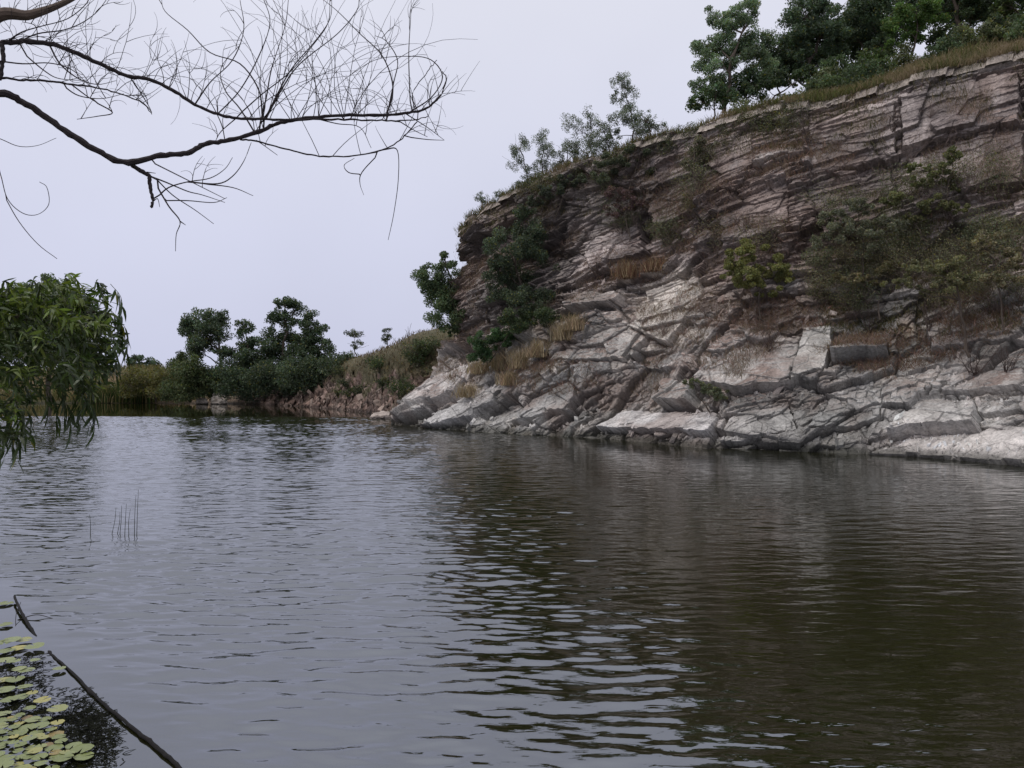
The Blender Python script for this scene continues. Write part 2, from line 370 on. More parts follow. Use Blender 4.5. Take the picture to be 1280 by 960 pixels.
# wall: mauve brown with vertical stains
st1 = fbm(np.stack([P0@es/1.1,P0[:,2]/5.,P0@en/4],1),5,91); st2 = fbm(np.stack([P0@es/.35,P0[:,2]/3.,P0@en/4],1),3,92)
wc = np.array([.285,.245,.23])*(.75+.6*R2[3])[:,None]*(1+.25*vn(np.stack([li*3.3,A/6,0*A],1),94))[:,None]
wc = mixc(wc, [.10,.08,.075], (.65+.3*sm(P0@es,4,14))*sm(st1*1.3+.14*sm(P0@es,4,14),.02,.3)); wc = mixc(wc, [.48,.42,.39], .6*sm(-st1+.3*st2,.15,.5))
wm = np.clip(wallm+.35*fbm(P0/2.5,3,95),0,1)
c = c*(1-wm[:,None])+wc*wm[:,None]
# darker rock colour toward the left end of the wall
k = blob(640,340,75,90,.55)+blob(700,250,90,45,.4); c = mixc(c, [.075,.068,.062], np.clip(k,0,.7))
# bright weathered patches
k = blob(835,385,75,55,.75); c = mixc(c, [.62,.56,.50], k*sm(R2[3]+.3*R3[3],.2,.7))
k = blob(1210,560,130,30,.6)+blob(850,530,90,22,.5)+blob(545,470,60,40,.5)+blob(930,450,110,40,.35); c = mixc(c, [.50,.45,.42], np.clip(k,0,.75))
stn = sm(fbm(np.stack([P0@es/.5,P0[:,2]/2.2,P0@en/2],1),4,191),.0,.45)*(1-wm); c = mixc(c,[.13,.12,.115],.55*stn)
for inn,sc_ in [q for q in SLc if q[1] is not None]: c = mixc(c,c*.3+.82*np.array(sc_)*np.array([.965,1.,1.])*(.62+.28*R3[3])[:,None],inn*.85)
# litter and reddish soil lodged on ledges
lit = sm(upn+.35*fbm(P0/1.3,3,96),.62,.85)*sm(P0[:,2],.9,2.2)*(.35+.65*sm(fbm(P0/4.,3,97),-.25,.2))
c = mixc(c, [.17,.115,.095], lit*.8)
soilb = sm(fbm(P0/2.4,4,98)+blob(900,290,150,60,.35)+blob(1000,390,170,30,.35)+blob(1150,330,150,60,.2),.12,.4)
c = mixc(c, [.20,.145,.12], soilb*.5)
c = mixc(c, [.55,.5,.45], .6*sm(rowt,4.86,4.92)*(1-sm(rowt,4.96,4.99))*sm(P0[:,0],2,8))
c *= (1-.3*(1-sm(e1,0,.06)))[:,None]*(1-.15*(1-sm(e2,0,.06)))[:,None]  # cavity shade painted into the rock colour along block cracks
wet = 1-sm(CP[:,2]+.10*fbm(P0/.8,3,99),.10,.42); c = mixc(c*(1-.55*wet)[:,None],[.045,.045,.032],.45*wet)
ii = (np.arange(nu-1)[:,None]*nv+np.arange(nv-1)[None]).ravel()
Fq = np.stack([ii, ii+nv, ii+nv+1, ii+1],1)
ROCKC = c.copy()
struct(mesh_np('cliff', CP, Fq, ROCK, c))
CPX = 640+F*CP[:,0]/CP[:,1]; CPY = HY-F*(CP[:,2]-H)/CP[:,1]
def on_cliff(px, py, r=4.0):
    m = np.where((abs(CPX-px)<r)&(abs(CPY-py)<r))[0]
    if len(m)==0: return on_cliff(px, py+2, r+3)
    j = m[np.argmin(CP[m,1])]
    return CP[j].copy(), n3[j].copy()

# ------------------------------------------------------------------ hillside above the rim
RR = G[3:,-1]; WL = G[:3,-1]
hc = []
slope = [0,.0,.0,.02,.08,.15,.30,.42,.46,.46,.46,.46]
bk = np.array([.72,.69,0])
rim_edge = CP.reshape(nu,nv,3)[:,-4]
nrow = 60; hs = np.interp(np.arange(nu), np.concatenate([[0],np.cumsum(segs_u)]), [0,0,0]+slope)
back = np.concatenate([[-.25,0],np.linspace(.15,14,40)**1.0,np.linspace(17,120,18)])
HP = rim_edge[:,None]+bk*back[None,:,None]
base_z = rim_edge[:,None,2]
hump = np.where(back<0,-.35,0)
HP[...,2] = base_z+hump+np.where(back[None]>0, hs[:,None]*np.minimum(back[None],22), 0)+.05
hp = HP.reshape(-1,3)
fade = sm(np.tile(back,nu),.1,2.)
hp[:,2] += fade*(.35*fbm(hp/3.,3,40)+.12*fbm(hp/.6,3,41))
hcn = fbm(hp/2.,4,42)
cc = mixc(np.tile(np.array([.075,.08,.03]),(len(hp),1)), [.17,.125,.085], sm(hcn,-.1,.35))
nb = len(back); ii = (np.arange(nu-1)[:,None]*nb+np.arange(nb-1)[None]).ravel()
bb=np.tile(back,nu); rk=1-sm(bb+.5*fbm(hp/.8,3,43),.0,.4); cc = cc*(1-rk[:,None])+np.array([.36,.31,.27])*(.8+.5*fbm(hp/.5,3,44))[:,None]*rk[:,None]
struct(mesh_np('hillside', hp, np.stack([ii,ii+nb,ii+nb+1,ii+1],1), BANKM, cc))

# ------------------------------------------------------------------ far bank
spx = [-900,-500,-200,-60,60,160,240,300,350,400,450,490,530,600,700]
spy = [ 560, 530, 512,505,504,504,504,505,507,510,515,521,523,523,523]
tz  = [ 2.2, 2.4, 3.2, 4.0,4.2,4.4,4.4,4.0,4.4,4.8,5.0,5.6,6.6,7.2,7.2]
tb  = [ 6,   8,  9,  10, 12, 12, 12, 12, 11, 10, 9, 8, 7.5, 7, 7]
fb = []
for px,py,z,b in zip(spx,spy,tz,tb):
    W = wat(px,py); dr = np.array([W[0],W[1],0]); dr/=np.linalg.norm(dr)
    rows=[]
    for t,f,zz in [(-.35,0,-1.6),(0,0,0),(.25,0,.15),(.62,0,.42),(1.1,0,1.0),(2.6,0,1.12)]:
        q = W+dr*b*t; q[2] = zz if zz<=0 else z*zz; rows.append(q)
    fb.append(rows)
fb = np.array(fb)
su=[40,40,40,40,40,50,50,50,60,70,80,60,40,30]; sv=[10,30,40,50,30]
FB = cr1(cr1(fb,su).transpose(1,0,2),sv).transpose(1,0,2)
# carry the land on to the horizon
last = FB[:,-1]; ext=[]
for s in (1.5,3,8,25): e = last.copy(); e[:,:2]*=s; e[:,2]=np.minimum(5.5,e[:,2])+0*s; ext.append(e)
FB = np.concatenate([FB,np.array(ext).transpose(1,0,2)],1)
mu_, mv_ = FB.shape[:2]; fp = FB.reshape(-1,3).copy()
rw = np.tile(np.arange(mv_),mu_); rock = sm(fp[:,0]/np.maximum(fp[:,1],1),-.37,-.3)
bd = sm(rw,8,14)*(1-sm(rw,140,160))
RA,oA,eA = facet(np.stack([(fp[:,0]*.9-fp[:,2]*.5)/2.6,(fp[:,2]+fp[:,0]*.2)/.45,fp[:,1]/2.],1),500)
RB,oB,eB = facet(np.stack([(fp[:,0]*.9-fp[:,2]*.5)/1.0,(fp[:,2]+fp[:,0]*.2)/.22,fp[:,1]/.8],1),520)
dd = rock*((RA[0]-.5)*1.1+oA[:,1]*.5+(RB[0]-.5)*.4)*(1-sm(rw,100,130))+.35*fbm(fp/2.5,3,501)
dk = np.array([-fp[:,0],-fp[:,1],0*fp[:,0]]).T; dk/=np.linalg.norm(dk,axis=1)[:,None]
fp += (dk*.7+np.array([0,0,.5]))*(dd*bd)[:,None]
bc = mixc(np.tile([.075,.07,.035],(len(fp),1)), [.17,.12,.075], sm(fbm(fp/4.,3,502),-.1,.3))
rc = np.array([.15,.11,.09])*(.4+.8*RA[3])[:,None]*(.6+.8*RB[3])[:,None]
rc = mixc(rc,[.36,.29,.25],.6*sm(RB[4],.75,.9)); rc = mixc(rc,[.07,.075,.035],.8*sm(fbm(fp/2.6,3,503)+(fp[:,2]-2.2)*.2,-.05,.25))
rc = rc*np.array([.9,.82,.8]); bc = bc*(1-rock[:,None])+rc*rock[:,None]
bc *= (1-.6*(1-sm(fp[:,2],.1,.35)))[:,None]
ii = (np.arange(mu_-1)[:,None]*mv_+np.arange(mv_-1)[None]).ravel()
struct(mesh_np('rocky_bank', fp, np.stack([ii,ii+mv_,ii+mv_+1,ii+1],1), BANKM, bc))
FPX = 640+F*fp[:,0]/np.maximum(fp[:,1],1); FPY = HY-F*(fp[:,2]-H)/np.maximum(fp[:,1],1)
def on_bank(px, py, r=5.0):
    m = np.where((abs(FPX-px)<r)&(abs(FPY-py)<r)&(fp[:,1]<300)&(fp[:,1]>20))[0]
    if len(m)==0: return on_bank(px, py+2, r+4)
    j = m[np.argmin(fp[m,1])]; return fp[j].copy()

# near shore on which the photographer and the overhanging trees stand
sh = [(-60,-30),(-60,40),(-34,36),(-20,23),(-12,13.5),(-8.2,8.6),(-6.2,6.0),(-5.0,4.2),(-2.5,3.0),(1,2.6),(5,2.4),(12,1.0),(25,-4),(45,-6)]
shp = spline([(x,y,0) for x,y in sh[1:]],14); n = len(shp)
Tn = np.gradient(shp,axis=0); Nr = np.stack([Tn[:,1],-Tn[:,0],0*Tn[:,0]],1); Nr/=np.linalg.norm(Nr,axis=1)[:,None]
if (Nr[n//2]*np.array([0,-1,0])).sum()<0: Nr=-Nr
offs=[(-.9,-.8),(0,0),(.4,.3),(1.1,.75),(2.2,.9),(5,1.0),(12,1.3),(40,1.5)]
SP = np.stack([shp+Nr*o+np.array([0,0,z]) for o,z in offs],1); SP = cr1(SP.transpose(1,0,2),[6]*7).transpose(1,0,2)
a_,b_ = SP.shape[:2]; sp = SP.reshape(-1,3); sp[:,2]+=.06*fbm(sp/.6,3,600)
cc = mixc(np.tile([.07,.075,.03],(len(sp),1)),[.12,.085,.055],sm(fbm(sp/1.2,3,601),-.1,.3))
ii = (np.arange(a_-1)[:,None]*b_+np.arange(b_-1)[None]).ravel()
struct(mesh_np('shore', sp, np.stack([ii,ii+b_,ii+b_+1,ii+1],1), BANKM, cc))

# ------------------------------------------------------------------ vegetation builders
def wig(a, b, n=6, amp=.12):
    a=np.asarray(a,float); b=np.asarray(b,float); L=np.linalg.norm(b-a); t=np.linspace(0,1,n)[:,None]
    p=a+(b-a)*t; w=np.cumsum(rng.normal(0,amp*L/n,(n,3)),0); w-=w[-1]*t; p[1:-1]+=w[1:-1]; return p
def tree(name, label, cat, d, base, clumps, leaf=.28, dens=1., col=(.05,.075,.03), group=None, zb=None, trunk_r=.18, bark=(.07,.055,.045), depth_k=.8, gap=.34, py=.03, limbs=True, sink=.3, twig=0, lw=.5, droop=.25):
    B = at(base[0],base[1],d); 
    if zb is not None: B[2]=zb
    t = thing(name, B, label, cat, group)
    tb = Bag(); lb = Bag()
    C = []
    for cl in clumps:
        px,py_,rx,ry = cl[:4]; dd = cl[4] if len(cl)>4 else 0
        R = rx/F*d*1.22
        C.append((at(px,py_,d)+np.array([0,(dd if dd else rng.uniform(-.5,.5)*R),0]), R, ry/F*d*1.2))
    top = max(C, key=lambda c:c[0][2])[0]
    tr = wig(B-np.array([0,0,sink]), top, 9, .25); tube(tb, tr, trunk_r, trunk_r*.25, bark, 7)
    for cen,R,Rz in C:
        k = np.argmin(abs(tr[:,2]-(cen[2]-Rz*.8-.3*np.linalg.norm(cen[:2]-tr[4][:2])))); k=max(1,min(k,7))
        if limbs:
            lm = wig(tr[k], cen, 6, .25); tube(tb, lm, trunk_r*.45, trunk_r*.12, bark, 5)
        n = max(6,int(dens*9*(R*Rz)/(leaf*leaf*9)*1.0)); nc = max(5,int(7+R*Rz/(gap*gap)*.55/ (1)))
        nc = int(min(60,14+2*R*Rz))
        sc = rdir(nc)*(rng.random((nc,1))**.38)*np.array([R,R*depth_k,Rz])*.86+cen
        if limbs:
            for s in sc[::2]: tube(tb, wig(cen+(tr[k]-cen)*.25, s, 4, .2), trunk_r*.12, trunk_r*.03+.004, bark, 3)
        sr = (gap+.12)*min(R,Rz)*rng.uniform(.55,1.3,nc)+leaf*.2
        w = sr**2; cnt = rng.multinomial(max(nc*6,int(dens*62*R*Rz/(leaf*leaf))), w/w.sum())
        idx = np.repeat(np.arange(nc),cnt); o = rdir(len(idx))*(rng.random((len(idx),1))**.45)
        P = sc[idx]+o*sr[idx][:,None]*np.array([1,1,.8])
        cl_ = leafcol(len(idx),np.asarray(col)*1.35,.28,.2,py=py)*np.exp(rng.normal(0,.22,nc))[idx][:,None]
        leaves(lb, P, leaf, leaf*lw, cl_, droop)
    if twig:
        for q in range(twig):
            cen,R,Rz = C[rng.integers(len(C))]; e = cen+rdir(1)[0]*np.array([R,R,Rz])*1.15; e[2]=max(e[2],cen[2]-Rz*.3)
            tube(tb, wig(cen-np.array([0,0,Rz*.5]), e, 6, .2), .012*d/40, .004*d/40, bark, 3)
    tb.obj('trunk', BARK, t); lb.obj('crown', LEAF, t)
    return t
def shrub(name, label, cat, base, height, spread, col=(.06,.075,.03), leaf=.09, nst=7, nl=900, group=None, bark=(.10,.08,.065), lean=(0,0), bare=False, sub=5, thick=.02, py=.05, tuftw=.16):
    t = thing(name, base, label, cat, group); tb=Bag(); lb=Bag(); B=np.asarray(base,float)
    tips=[]
    for i in range(nst):
        a=rng.uniform(0,2*math.pi); r=spread*.5*math.sqrt(rng.random()); hh=height*rng.uniform(.6,1.)*(1-.35*(r/(spread*.5))**2)
        e=B+np.array([math.cos(a)*r+lean[0]*hh, math.sin(a)*r+lean[1]*hh, hh]); m=wig(B-[0,0,.1],e,7,.25); tube(tb,m,thick,thick*.2,bark,4); tips.append(e)
        for j in range(sub):
            k=rng.integers(2,7); q=m[k-1]; dd=rdir(1)[0]; dd[2]=abs(dd[2])*.8+.2; dd/=np.linalg.norm(dd); l=height*rng.uniform(.15,.42)
            e2=q+dd*l*np.array([1,1,.9]); m2=wig(q,e2,5,.25); tube(tb,m2,thick*.4,thick*.12,bark,3); tips.append(e2)
            if bare:
                for _ in range(3):
                    dd=rdir(1)[0]; dd[2]=abs(dd[2]); q2=m2[rng.integers(1,5)]; tube(tb,wig(q2,q2+dd*l*.6,4,.3),thick*.2,thick*.08,bark,3)
    tb.obj('stem',BARK,t)
    if nl:
        tips=np.array(tips); idx=rng.integers(0,len(tips),nl); P=tips[idx]+rng.normal(0,tuftw*height*.5,(nl,3))*np.array([1,1,.7])
        leaves(lb,P,leaf,leaf*.5,leafcol(nl,col,.3,.25,py=py)*np.exp(rng.normal(0,.25,len(tips)))[idx][:,None],.1)
        lb.obj('foliage',LEAF,t)
    return t
def blades(bag, P, N, h, w, cols, spread=.5, up=1.0):
    n=len(P); D=rdir(n)*spread; D[:,2]=abs(D[:,2])+up; D+=N*.2; D/=np.linalg.norm(D,axis=1)[:,None]
    A=np.cross(D,rdir(n)); A/=np.linalg.norm(A,axis=1)[:,None]+1e-9
    hh=(h*rng.uniform(.45,1.25,n))[:,None]; ww=(w*rng.uniform(.6,1.4,n))[:,None]
    bend=rdir(n); bend[:,2]=-.35; M=P+D*hh*.55; T=P+D*hh+bend*hh*.28
    V=np.stack([P-A*ww*.5,P+A*ww*.5,M+A*ww*.35,M-A*ww*.35,T+A*ww*.06,T-A*ww*.06],1).reshape(-1,3)
    b=np.arange(n)[:,None]*6; Fq=np.concatenate([b+[0,1,2,3],b+[3,2,4,5]])
    bag.add(V,Fq,np.repeat(cols,6,0))
# ------------------------------------------------------------------ boulders and slabs
def block(name, label, cat, T, Bt, col, amp=.07, n=26, group=None, mat=None, seed=0):
    """T: 4 top corners (front-left, front-right, back-right, back-left), Bt: 4 bottom corners, world points"""
    T=np.array(T); Bt=np.array(Bt); V=[];Fq=[];k=0
    def P(u,v,w):
        f=lambda Q:(Q[0]*(1-u)*(1-v)+Q[1]*u*(1-v)+Q[2]*u*v+Q[3]*(1-u)*v)
        return f(Bt)*(1-w)+f(T)*w
    cen=(T.mean(0)+Bt.mean(0))/2
    g=np.linspace(0,1,n+1)
    for ax in range(3):
        for s in (0,1):
            for i in range(n+1):
                for j in range(n+1):
                    c3=[0,0,0]; c3[ax]=s; c3[(ax+1)%3]=g[i]; c3[(ax+2)%3]=g[j]
                    q=np.array(c3)*2-1; q=q*np.sqrt(np.maximum(0,1-.22*(np.sum(q**6)-1)/2)); q=(q+1)/2
                    V.append(P(*q))
            for i in range(n):
                for j in range(n):
                    a=k+i*(n+1)+j; f=[a,a+n+1,a+n+2,a+1]; Fq.append(f if s else f[::-1])
            k+=(n+1)**2
    V=np.array(V); D=V-cen; D/=np.linalg.norm(D,axis=1)[:,None]+1e-9
    L=np.linalg.norm(T[1]-T[0])
    Rf,of,ef=facet(V/np.array([.9,.9,.5])/max(.3,L*.22)+seed*3.1,700+seed)
    dd=amp*((Rf[0]-.5)*1.6+of[:,1]*.8+.9*fbm(V/.5,4,701+seed))-amp*.8*(1-sm(ef,0,.04))
    V=V+D*dd[:,None]
    c=np.asarray(col)[None]*(.78+.35*Rf[1])[:,None]*(1+.25*fbm(V/.4,3,705))[:,None]
    c=c*(1-.6*(1-sm(V[:,2],.07,.22)))[:,None]
    o=mesh_np(name,V-cen,Fq,mat or ROCKS,c); o.location=cen.tolist()
    return tag(o,label,cat,group)
def blk(name,label,T,Bp,d,col,**k):
    """corners as measured from the shore: T/Bp = (x, y, distance behind the front)"""
    return block(name,label,k.pop('cat','rock'),[at(x,y,d+e) for x,y,e in T],[at(x,y,d+e) for x,y,e in Bp],col,**k)
PALE=(.36,.33,.315)
blk('boulder','pale rounded boulder at the foot of the far trees, mirrored in calm water',[(265,496,0),(283,496,0),(281,490,1.2),(269,490,1.2)],[(264,505,0),(284,505,0),(283,505,2),(266,505,2)],97,(.50,.44,.37),cat='boulder',amp=.18,n=12,seed=12)
blk('boulder','low pale flat rock in the water just left of the cliff tip',[(463,520,0),(486,519,0),(488,515,1.0),(468,515,1.0)],[(460,525,0),(488,525,0),(490,522,2),(466,522,2)],56,(.33,.28,.25),cat='boulder',amp=.12,n=12,seed=13)
blk('boulder','small grey stone at the water edge left of the pale rounded boulder',[(246,500,0),(259,500,0),(258,497,.8),(248,497,.8)],[(245,505,0),(260,505,0),(260,505,2),(246,505,2)],97,(.30,.26,.22),cat='boulder',amp=.1,n=8,seed=14)

# ------------------------------------------------------------------ far bank trees
GB='trees on the far bank'
DK=(.038,.055,.032)  # far foliage lightened and greyed, distance haze put into its colour
tree('broadleaf_tree','tall round-headed tree with a bare forked trunk standing alone, left of the far tree group','tree',100,(268,478),[(255,398,22,13),(240,413,18,12),(270,410,16,14),(251,433,18,14),(279,396,7,7),(232,404,8,7),(262,420,18,16)],col=(.045,.062,.04),leaf=.3,trunk_r=.22,group=GB,gap=.3)
tree('bushy_tree','rounded green bushy tree in front of the lone round-headed tree','tree',97,(238,500),[(236,462,22,18),(226,450,14,10),(245,480,26,18),(228,488,20,14)],col=(.05,.065,.03),leaf=.28,group=GB,gap=.4)
tree('broadleaf_tree','narrow dark tree with a stepped crown at the left end of the tree group','tree',98,(300,495),[(305,411,10,11),(307,430,14,14),(299,447,20,14),(279,440,9,8),(296,466,24,18),(318,452,12,14)],col=DK,leaf=.3,group=GB,gap=.3)
tree('broadleaf_tree','tallest tree of the far group, with a loose open top','tree',97,(352,490),[(357,381,16,10),(371,385,9,9),(343,398,11,9),(360,402,12,12),(340,424,18,15),(338,446,22,16),(362,430,14,14)],col=(.042,.06,.036),leaf=.28,trunk_r=.22,group=GB,gap=.28)
tree('broadleaf_tree','dark pointed tree beside the tallest tree, on its right','tree',95,(394,485),[(386,396,9,9),(392,410,15,12),(397,425,17,13),(380,428,16,14),(398,445,24,14),(376,446,18,12)],col=DK,leaf=.28,trunk_r=.2,group=GB,gap=.3)
GS='dark bushes under the far trees'
for (x,y,rx,ry,d,lb) in [(300,478,28,18,95,'dark bush at the left foot of the far tree group above the pale boulder'),(345,472,34,20,93,'dark wide bush under the tallest far tree'),(388,466,34,20,90,'dark dense bush under the dark pointed tree'),(428,457,26,15,86,'low green bush at the right end of the far tree group')]:
    tree('bush',lb,'bush',d,(x,y+ry),[(x-rx*.4,y,rx*.6,ry),(x+rx*.4,y+2,rx*.6,ry*.9),(x,y-ry*.2,rx*.7,ry*.8)],col=(.036,.05,.03),leaf=.28,group=GS,gap=.4,trunk_r=.08,dens=1.2)
tree('broadleaf_tree','broad round tree on the far left bank rising behind the overhanging leaves','tree',92,(62,502),[(64,362,34,16),(45,378,26,18),(88,380,22,20),(66,392,40,26),(30,405,26,22),(98,408,22,22),(60,430,52,30),(10,420,28,25)],col=(.06,.08,.042),leaf=.3,trunk_r=.3,gap=.3)
tree('palm_like_tree','low dark flat-topped tree far behind the grassy bank','tree',140,(178,468),[(178,452,18,6),(192,457,12,5),(168,456,10,6)],col=(.04,.06,.04),leaf=.5,gap=.4)
tree('bush','tan and green thicket on the left bank behind the reeds','bush',100,(195,500),[(185,474,22,14),(165,480,22,14),(208,482,16,14)],col=(.09,.085,.04),leaf=.3,gap=.4,trunk_r=.07,py=.2)
tree('bush','pale green rounded bush between the lone tree and the tree group','bush',99,(270,500),[(262,475,16,14),(275,485,14,12),(255,486,16,12)],col=(.055,.065,.03),leaf=.28,gap=.4,trunk_r=.07)
tree('shrub','small leafy shrub on the far slope with a bare grey top','shrub',76,(446,440),[(448,432,10,6),(444,417,11,8)],col=(.05,.06,.035),leaf=.14,dens=.35,gap=.22,trunk_r=.05,twig=14)
tree('shrub','thin upright shrub on the skyline of the far slope','shrub',72,(484,432),[(484,416,7,6),(483,425,5,5)],col=(.045,.055,.035),leaf=.14,dens=.6,gap=.25,trunk_r=.04)
b=on_bank(507,420); t=thing('dead_shrub',b,'leafless broken stick on the far slope skyline','dead shrub'); g_=Bag()
for dx in (-.25,0,.3): tube(g_,wig(b,b+np.array([dx-.1,0,1.1+dx]),5,.3),.03,.01,(.06,.05,.045),4)
g_.obj('stem',BARK,t)
for i,(x,y,lb) in enumerate([(517,455,'dark green scrub in the gully beside the cliff tip'),(500,492,'low green scrub near the water beside the cliff tip'),(535,440,'tall green scrub in the gully under the leafy tree'),(470,465,'thin olive scrub on the red far slope')]):
    b=on_bank(x,y); shrub('shrub',lb,'shrub',b,1.5,3.0,col=(.045,.065,.028),leaf=.16,nst=10,nl=1500,sub=5,tuftw=.3)
for i in range(9):
    x=rng.uniform(405,560); y=np.interp(x,[400,470,540],[455,440,420])+rng.uniform(5,50); b=on_bank(x,y); h_s=rng.uniform(.6,1.5)
    shrub('shrub','dull green scrub bush among many on the red far slope','shrub',b,h_s,h_s*2.4,col=[(.05,.06,.032),(.065,.065,.035),(.04,.052,.028)][i%3],leaf=.15,nst=9,nl=900,sub=4,tuftw=.35,group='scrub bushes on the far slope')
m=np.where((FPX>240)&(FPX<580)&(fp[:,2]>-.05)&(fp[:,2]<2.6)&(fp[:,1]<120)&(fp[:,1]>45))[0]; g_=Bag()
CB=np.array([(-1,-1,-1),(1,-1,-1),(1,1,-1),(-1,1,-1),(-1,-1,1),(1,-1,1),(1,1,1),(-1,1,1)],float); CF=np.array([(0,3,2,1),(4,5,6,7),(0,1,5,4),(1,2,6,5),(2,3,7,6),(3,0,4,7)])
for j in m[rng.integers(0,len(m),700)]:
    sz=min(.12*(1+rng.pareto(2.)),.75); X=CB*rng.uniform(.6,1.1,(8,3))*np.array([1,.8,.5])*sz
    Q_,_r=np.linalg.qr(rng.normal(size=(3,3))); X=X@(Q_*.6+np.eye(3)*.4); g_.add(fp[j]+X,CF,np.array([.15,.115,.095])*rng.uniform(.5,1.7))
tag(g_.obj('rubble',ROCKS),'reddish broken stones strewn along the foot of the far slope',None,None,'stuff')
# reeds and grass of the banks
def scat_bank(n, x0,x1,y0,y1,h,w,col,lab,name,sp=.35,var=.3):
    m=np.where((FPX>x0)&(FPX<x1)&(FPY>y0)&(FPY<y1)&(fp[:,1]<130)&(fp[:,1]>30)&(fp[:,2]>.02))[0]
    idx=m[rng.integers(0,len(m),n)]; P=fp[idx]+rng.normal(0,.35,(n,3))*np.array([1,1,0]); bg_=Bag()
    msk=np.exp(.5*fbm(P/2.,2,808))
    blades(bg_,P,np.zeros((n,3)),h,w,leafcol(n,col,var,.2,(.22,.17,.09),.25)*msk[:,None],sp); o=bg_.obj(name,GRASS); return tag(o,lab,None,None,'stuff')
scat_bank(9000,-60,240,440,503,.9,.09,(.095,.09,.042),'tan and green grass covering the far left bank','grass')
scat_bank(4000,100,192,497,505,2.0,.1,(.05,.075,.025),'dense green reeds standing along the far left water edge','reeds',.12)
scat_bank(5000,300,570,405,470,.28,.05,(.095,.068,.048),'dry grass on the far slope beside the cliff','grass')

# ------------------------------------------------------------------ cliff-top and cliff-side trees
tree('leafy_tree','green tree growing against the left end of the cliff wall','tree',50,(578,428),[(556,330,14,10),(540,345,22,14),(535,362,16,12),(566,352,20,16),(545,365,18,14),(570,376,26,18),(562,396,24,16),(588,392,18,18),(555,318,6,5),(572,412,20,8)],col=(.06,.085,.045),leaf=.14,trunk_r=.12,gap=.3)
tree('dark_shrub','tall dark green shrub covering the left part of the cliff wall','shrub',43.6,(665,405),[(655,262,16,12),(650,285,26,18),(638,312,30,16),(664,308,26,20),(622,335,22,14),(655,345,36,22),(685,345,22,22),(660,378,34,16),(690,375,20,16),(630,365,24,14)],col=(.042,.056,.036),leaf=.12,trunk_r=.07,gap=.32,dens=.7)
tree('bush','low bright green bush at the left foot of the tall dark shrub','bush',42.6,(612,446),[(606,430,18,14),(624,422,22,13),(600,444,13,11),(642,410,20,12)],col=(.035,.065,.028),leaf=.11,trunk_r=.04,gap=.3)
tree('bush','long dark bush at the foot of the cliff wall above the dry grass','bush',41.3,(672,418),[(648,402,26,14),(680,400,28,14),(706,396,18,11)],col=(.032,.045,.022),leaf=.11,trunk_r=.04,gap=.3)
GT='thin trees on the cliff rim'
TG=(.085,.10,.08)
def rimtree(lb,base,cl,d,**k):
    tree('thin_tree',lb,'tree',d,base,[(a,b,c*1.15,e*1.2) for a,b,c,e in cl],col=k.pop('col',TG),leaf=.085,dens=k.pop('dens',.5)*.55,gap=.3,trunk_r=.05,group=GT,py=.03,twig=k.pop('twig',18),**k)
rimtree('thin tree with small round leaf clusters, lowest of the rim trees against the sky',(668,240),[(650,183,12,10),(645,200,12,9),(662,213,14,8),(655,228,12,6)],46.5)
rimtree('thin tree with a narrow rising top between two wispy rim trees',(682,232),[(678,176,11,11),(686,192,12,8),(694,208,12,8),(678,205,9,7),(675,222,12,6)],46)
rimtree('wispy tree on the rim with bare twigs showing through its scattered leaves',(732,208),[(712,154,12,9),(728,162,10,8),(738,148,10,10),(722,178,16,9),(745,176,12,9),(733,194,14,6)],44,dens=.38,twig=30)
rimtree('tallest thin tree of the cliff rim, its open crown bent to the left',(790,178),[(778,104,13,9),(790,112,8,9),(772,122,10,6),(786,135,12,9),(772,148,13,10),(794,152,10,9),(768,165,12,7),(805,158,8,9)],42.5,dens=.6)
rimtree('short bushy tree between the two clusters of thin rim trees',(712,222),[(702,196,14,9),(716,200,14,9),(708,184,9,7),(722,188,9,7)],45.5)
rimtree('low feathery tree at the foot of the tallest rim tree on its right',(812,168),[(808,150,12,8),(818,158,12,7),(800,162,14,7)],41.5)
rimtree('feathery tree leaning left beside the tallest rim tree',(762,196),[(752,172,14,9),(764,180,14,9),(756,158,10,8),(745,186,12,8)],43)
rimtree('tiny sparse tree at the left corner of the cliff rim',(606,268),[(602,247,8,6),(610,256,6,5)],49,dens=.6,twig=8)
rimtree('tiny spindly sapling just right of the rim corner',(628,254),[(625,243,7,4),(630,249,5,3)],48,dens=.5,twig=8)
b=on_cliff(584,288)[0]; shrub('dead_shrub','leafless twiggy sapling on the left corner of the rim','dead shrub',b,1.6,1.2,nl=0,nst=3,sub=3,bare=True,thick=.016)
tree('leafy_tree','pale green airy tree at the left end of the hilltop wood','tree',44,(905,135),[(903,22,28,16),(935,12,24,18),(893,52,26,18),(925,48,30,20),(900,82,28,18),(938,82,30,20),(882,108,18,12),(915,112,28,14),(868,128,12,8),(950,50,20,20)],col=(.10,.135,.085),leaf=.13,trunk_r=.13,gap=.26,dens=.75)
tree('leafy_tree','dark spreading tree right of the pale airy tree on the hilltop','tree',46,(1010,108),[(1002,18,26,22),(1035,12,30,20),(990,52,18,14),(1022,45,34,18),(1000,76,30,12),(968,88,18,12),(1045,60,26,16)],col=(.05,.072,.045),leaf=.16,trunk_r=.15,gap=.28)
tree('leafy_tree','dark dense tree behind the bright green bush on the hilltop','tree',47,(1090,80),[(1088,10,30,26),(1075,42,28,18),(1110,-20,40,30),(1100,58,20,12)],col=(.044,.064,.038),leaf=.16,trunk_r=.15,gap=.3)
tree('bush','bright yellow-green bush on the hilltop in front of the dark wood','bush',42,(1140,62),[(1140,14,24,14),(1155,26,26,12),(1120,34,20,12),(1135,44,26,10)],col=(.06,.10,.03),leaf=.15,trunk_r=.07,gap=.3)
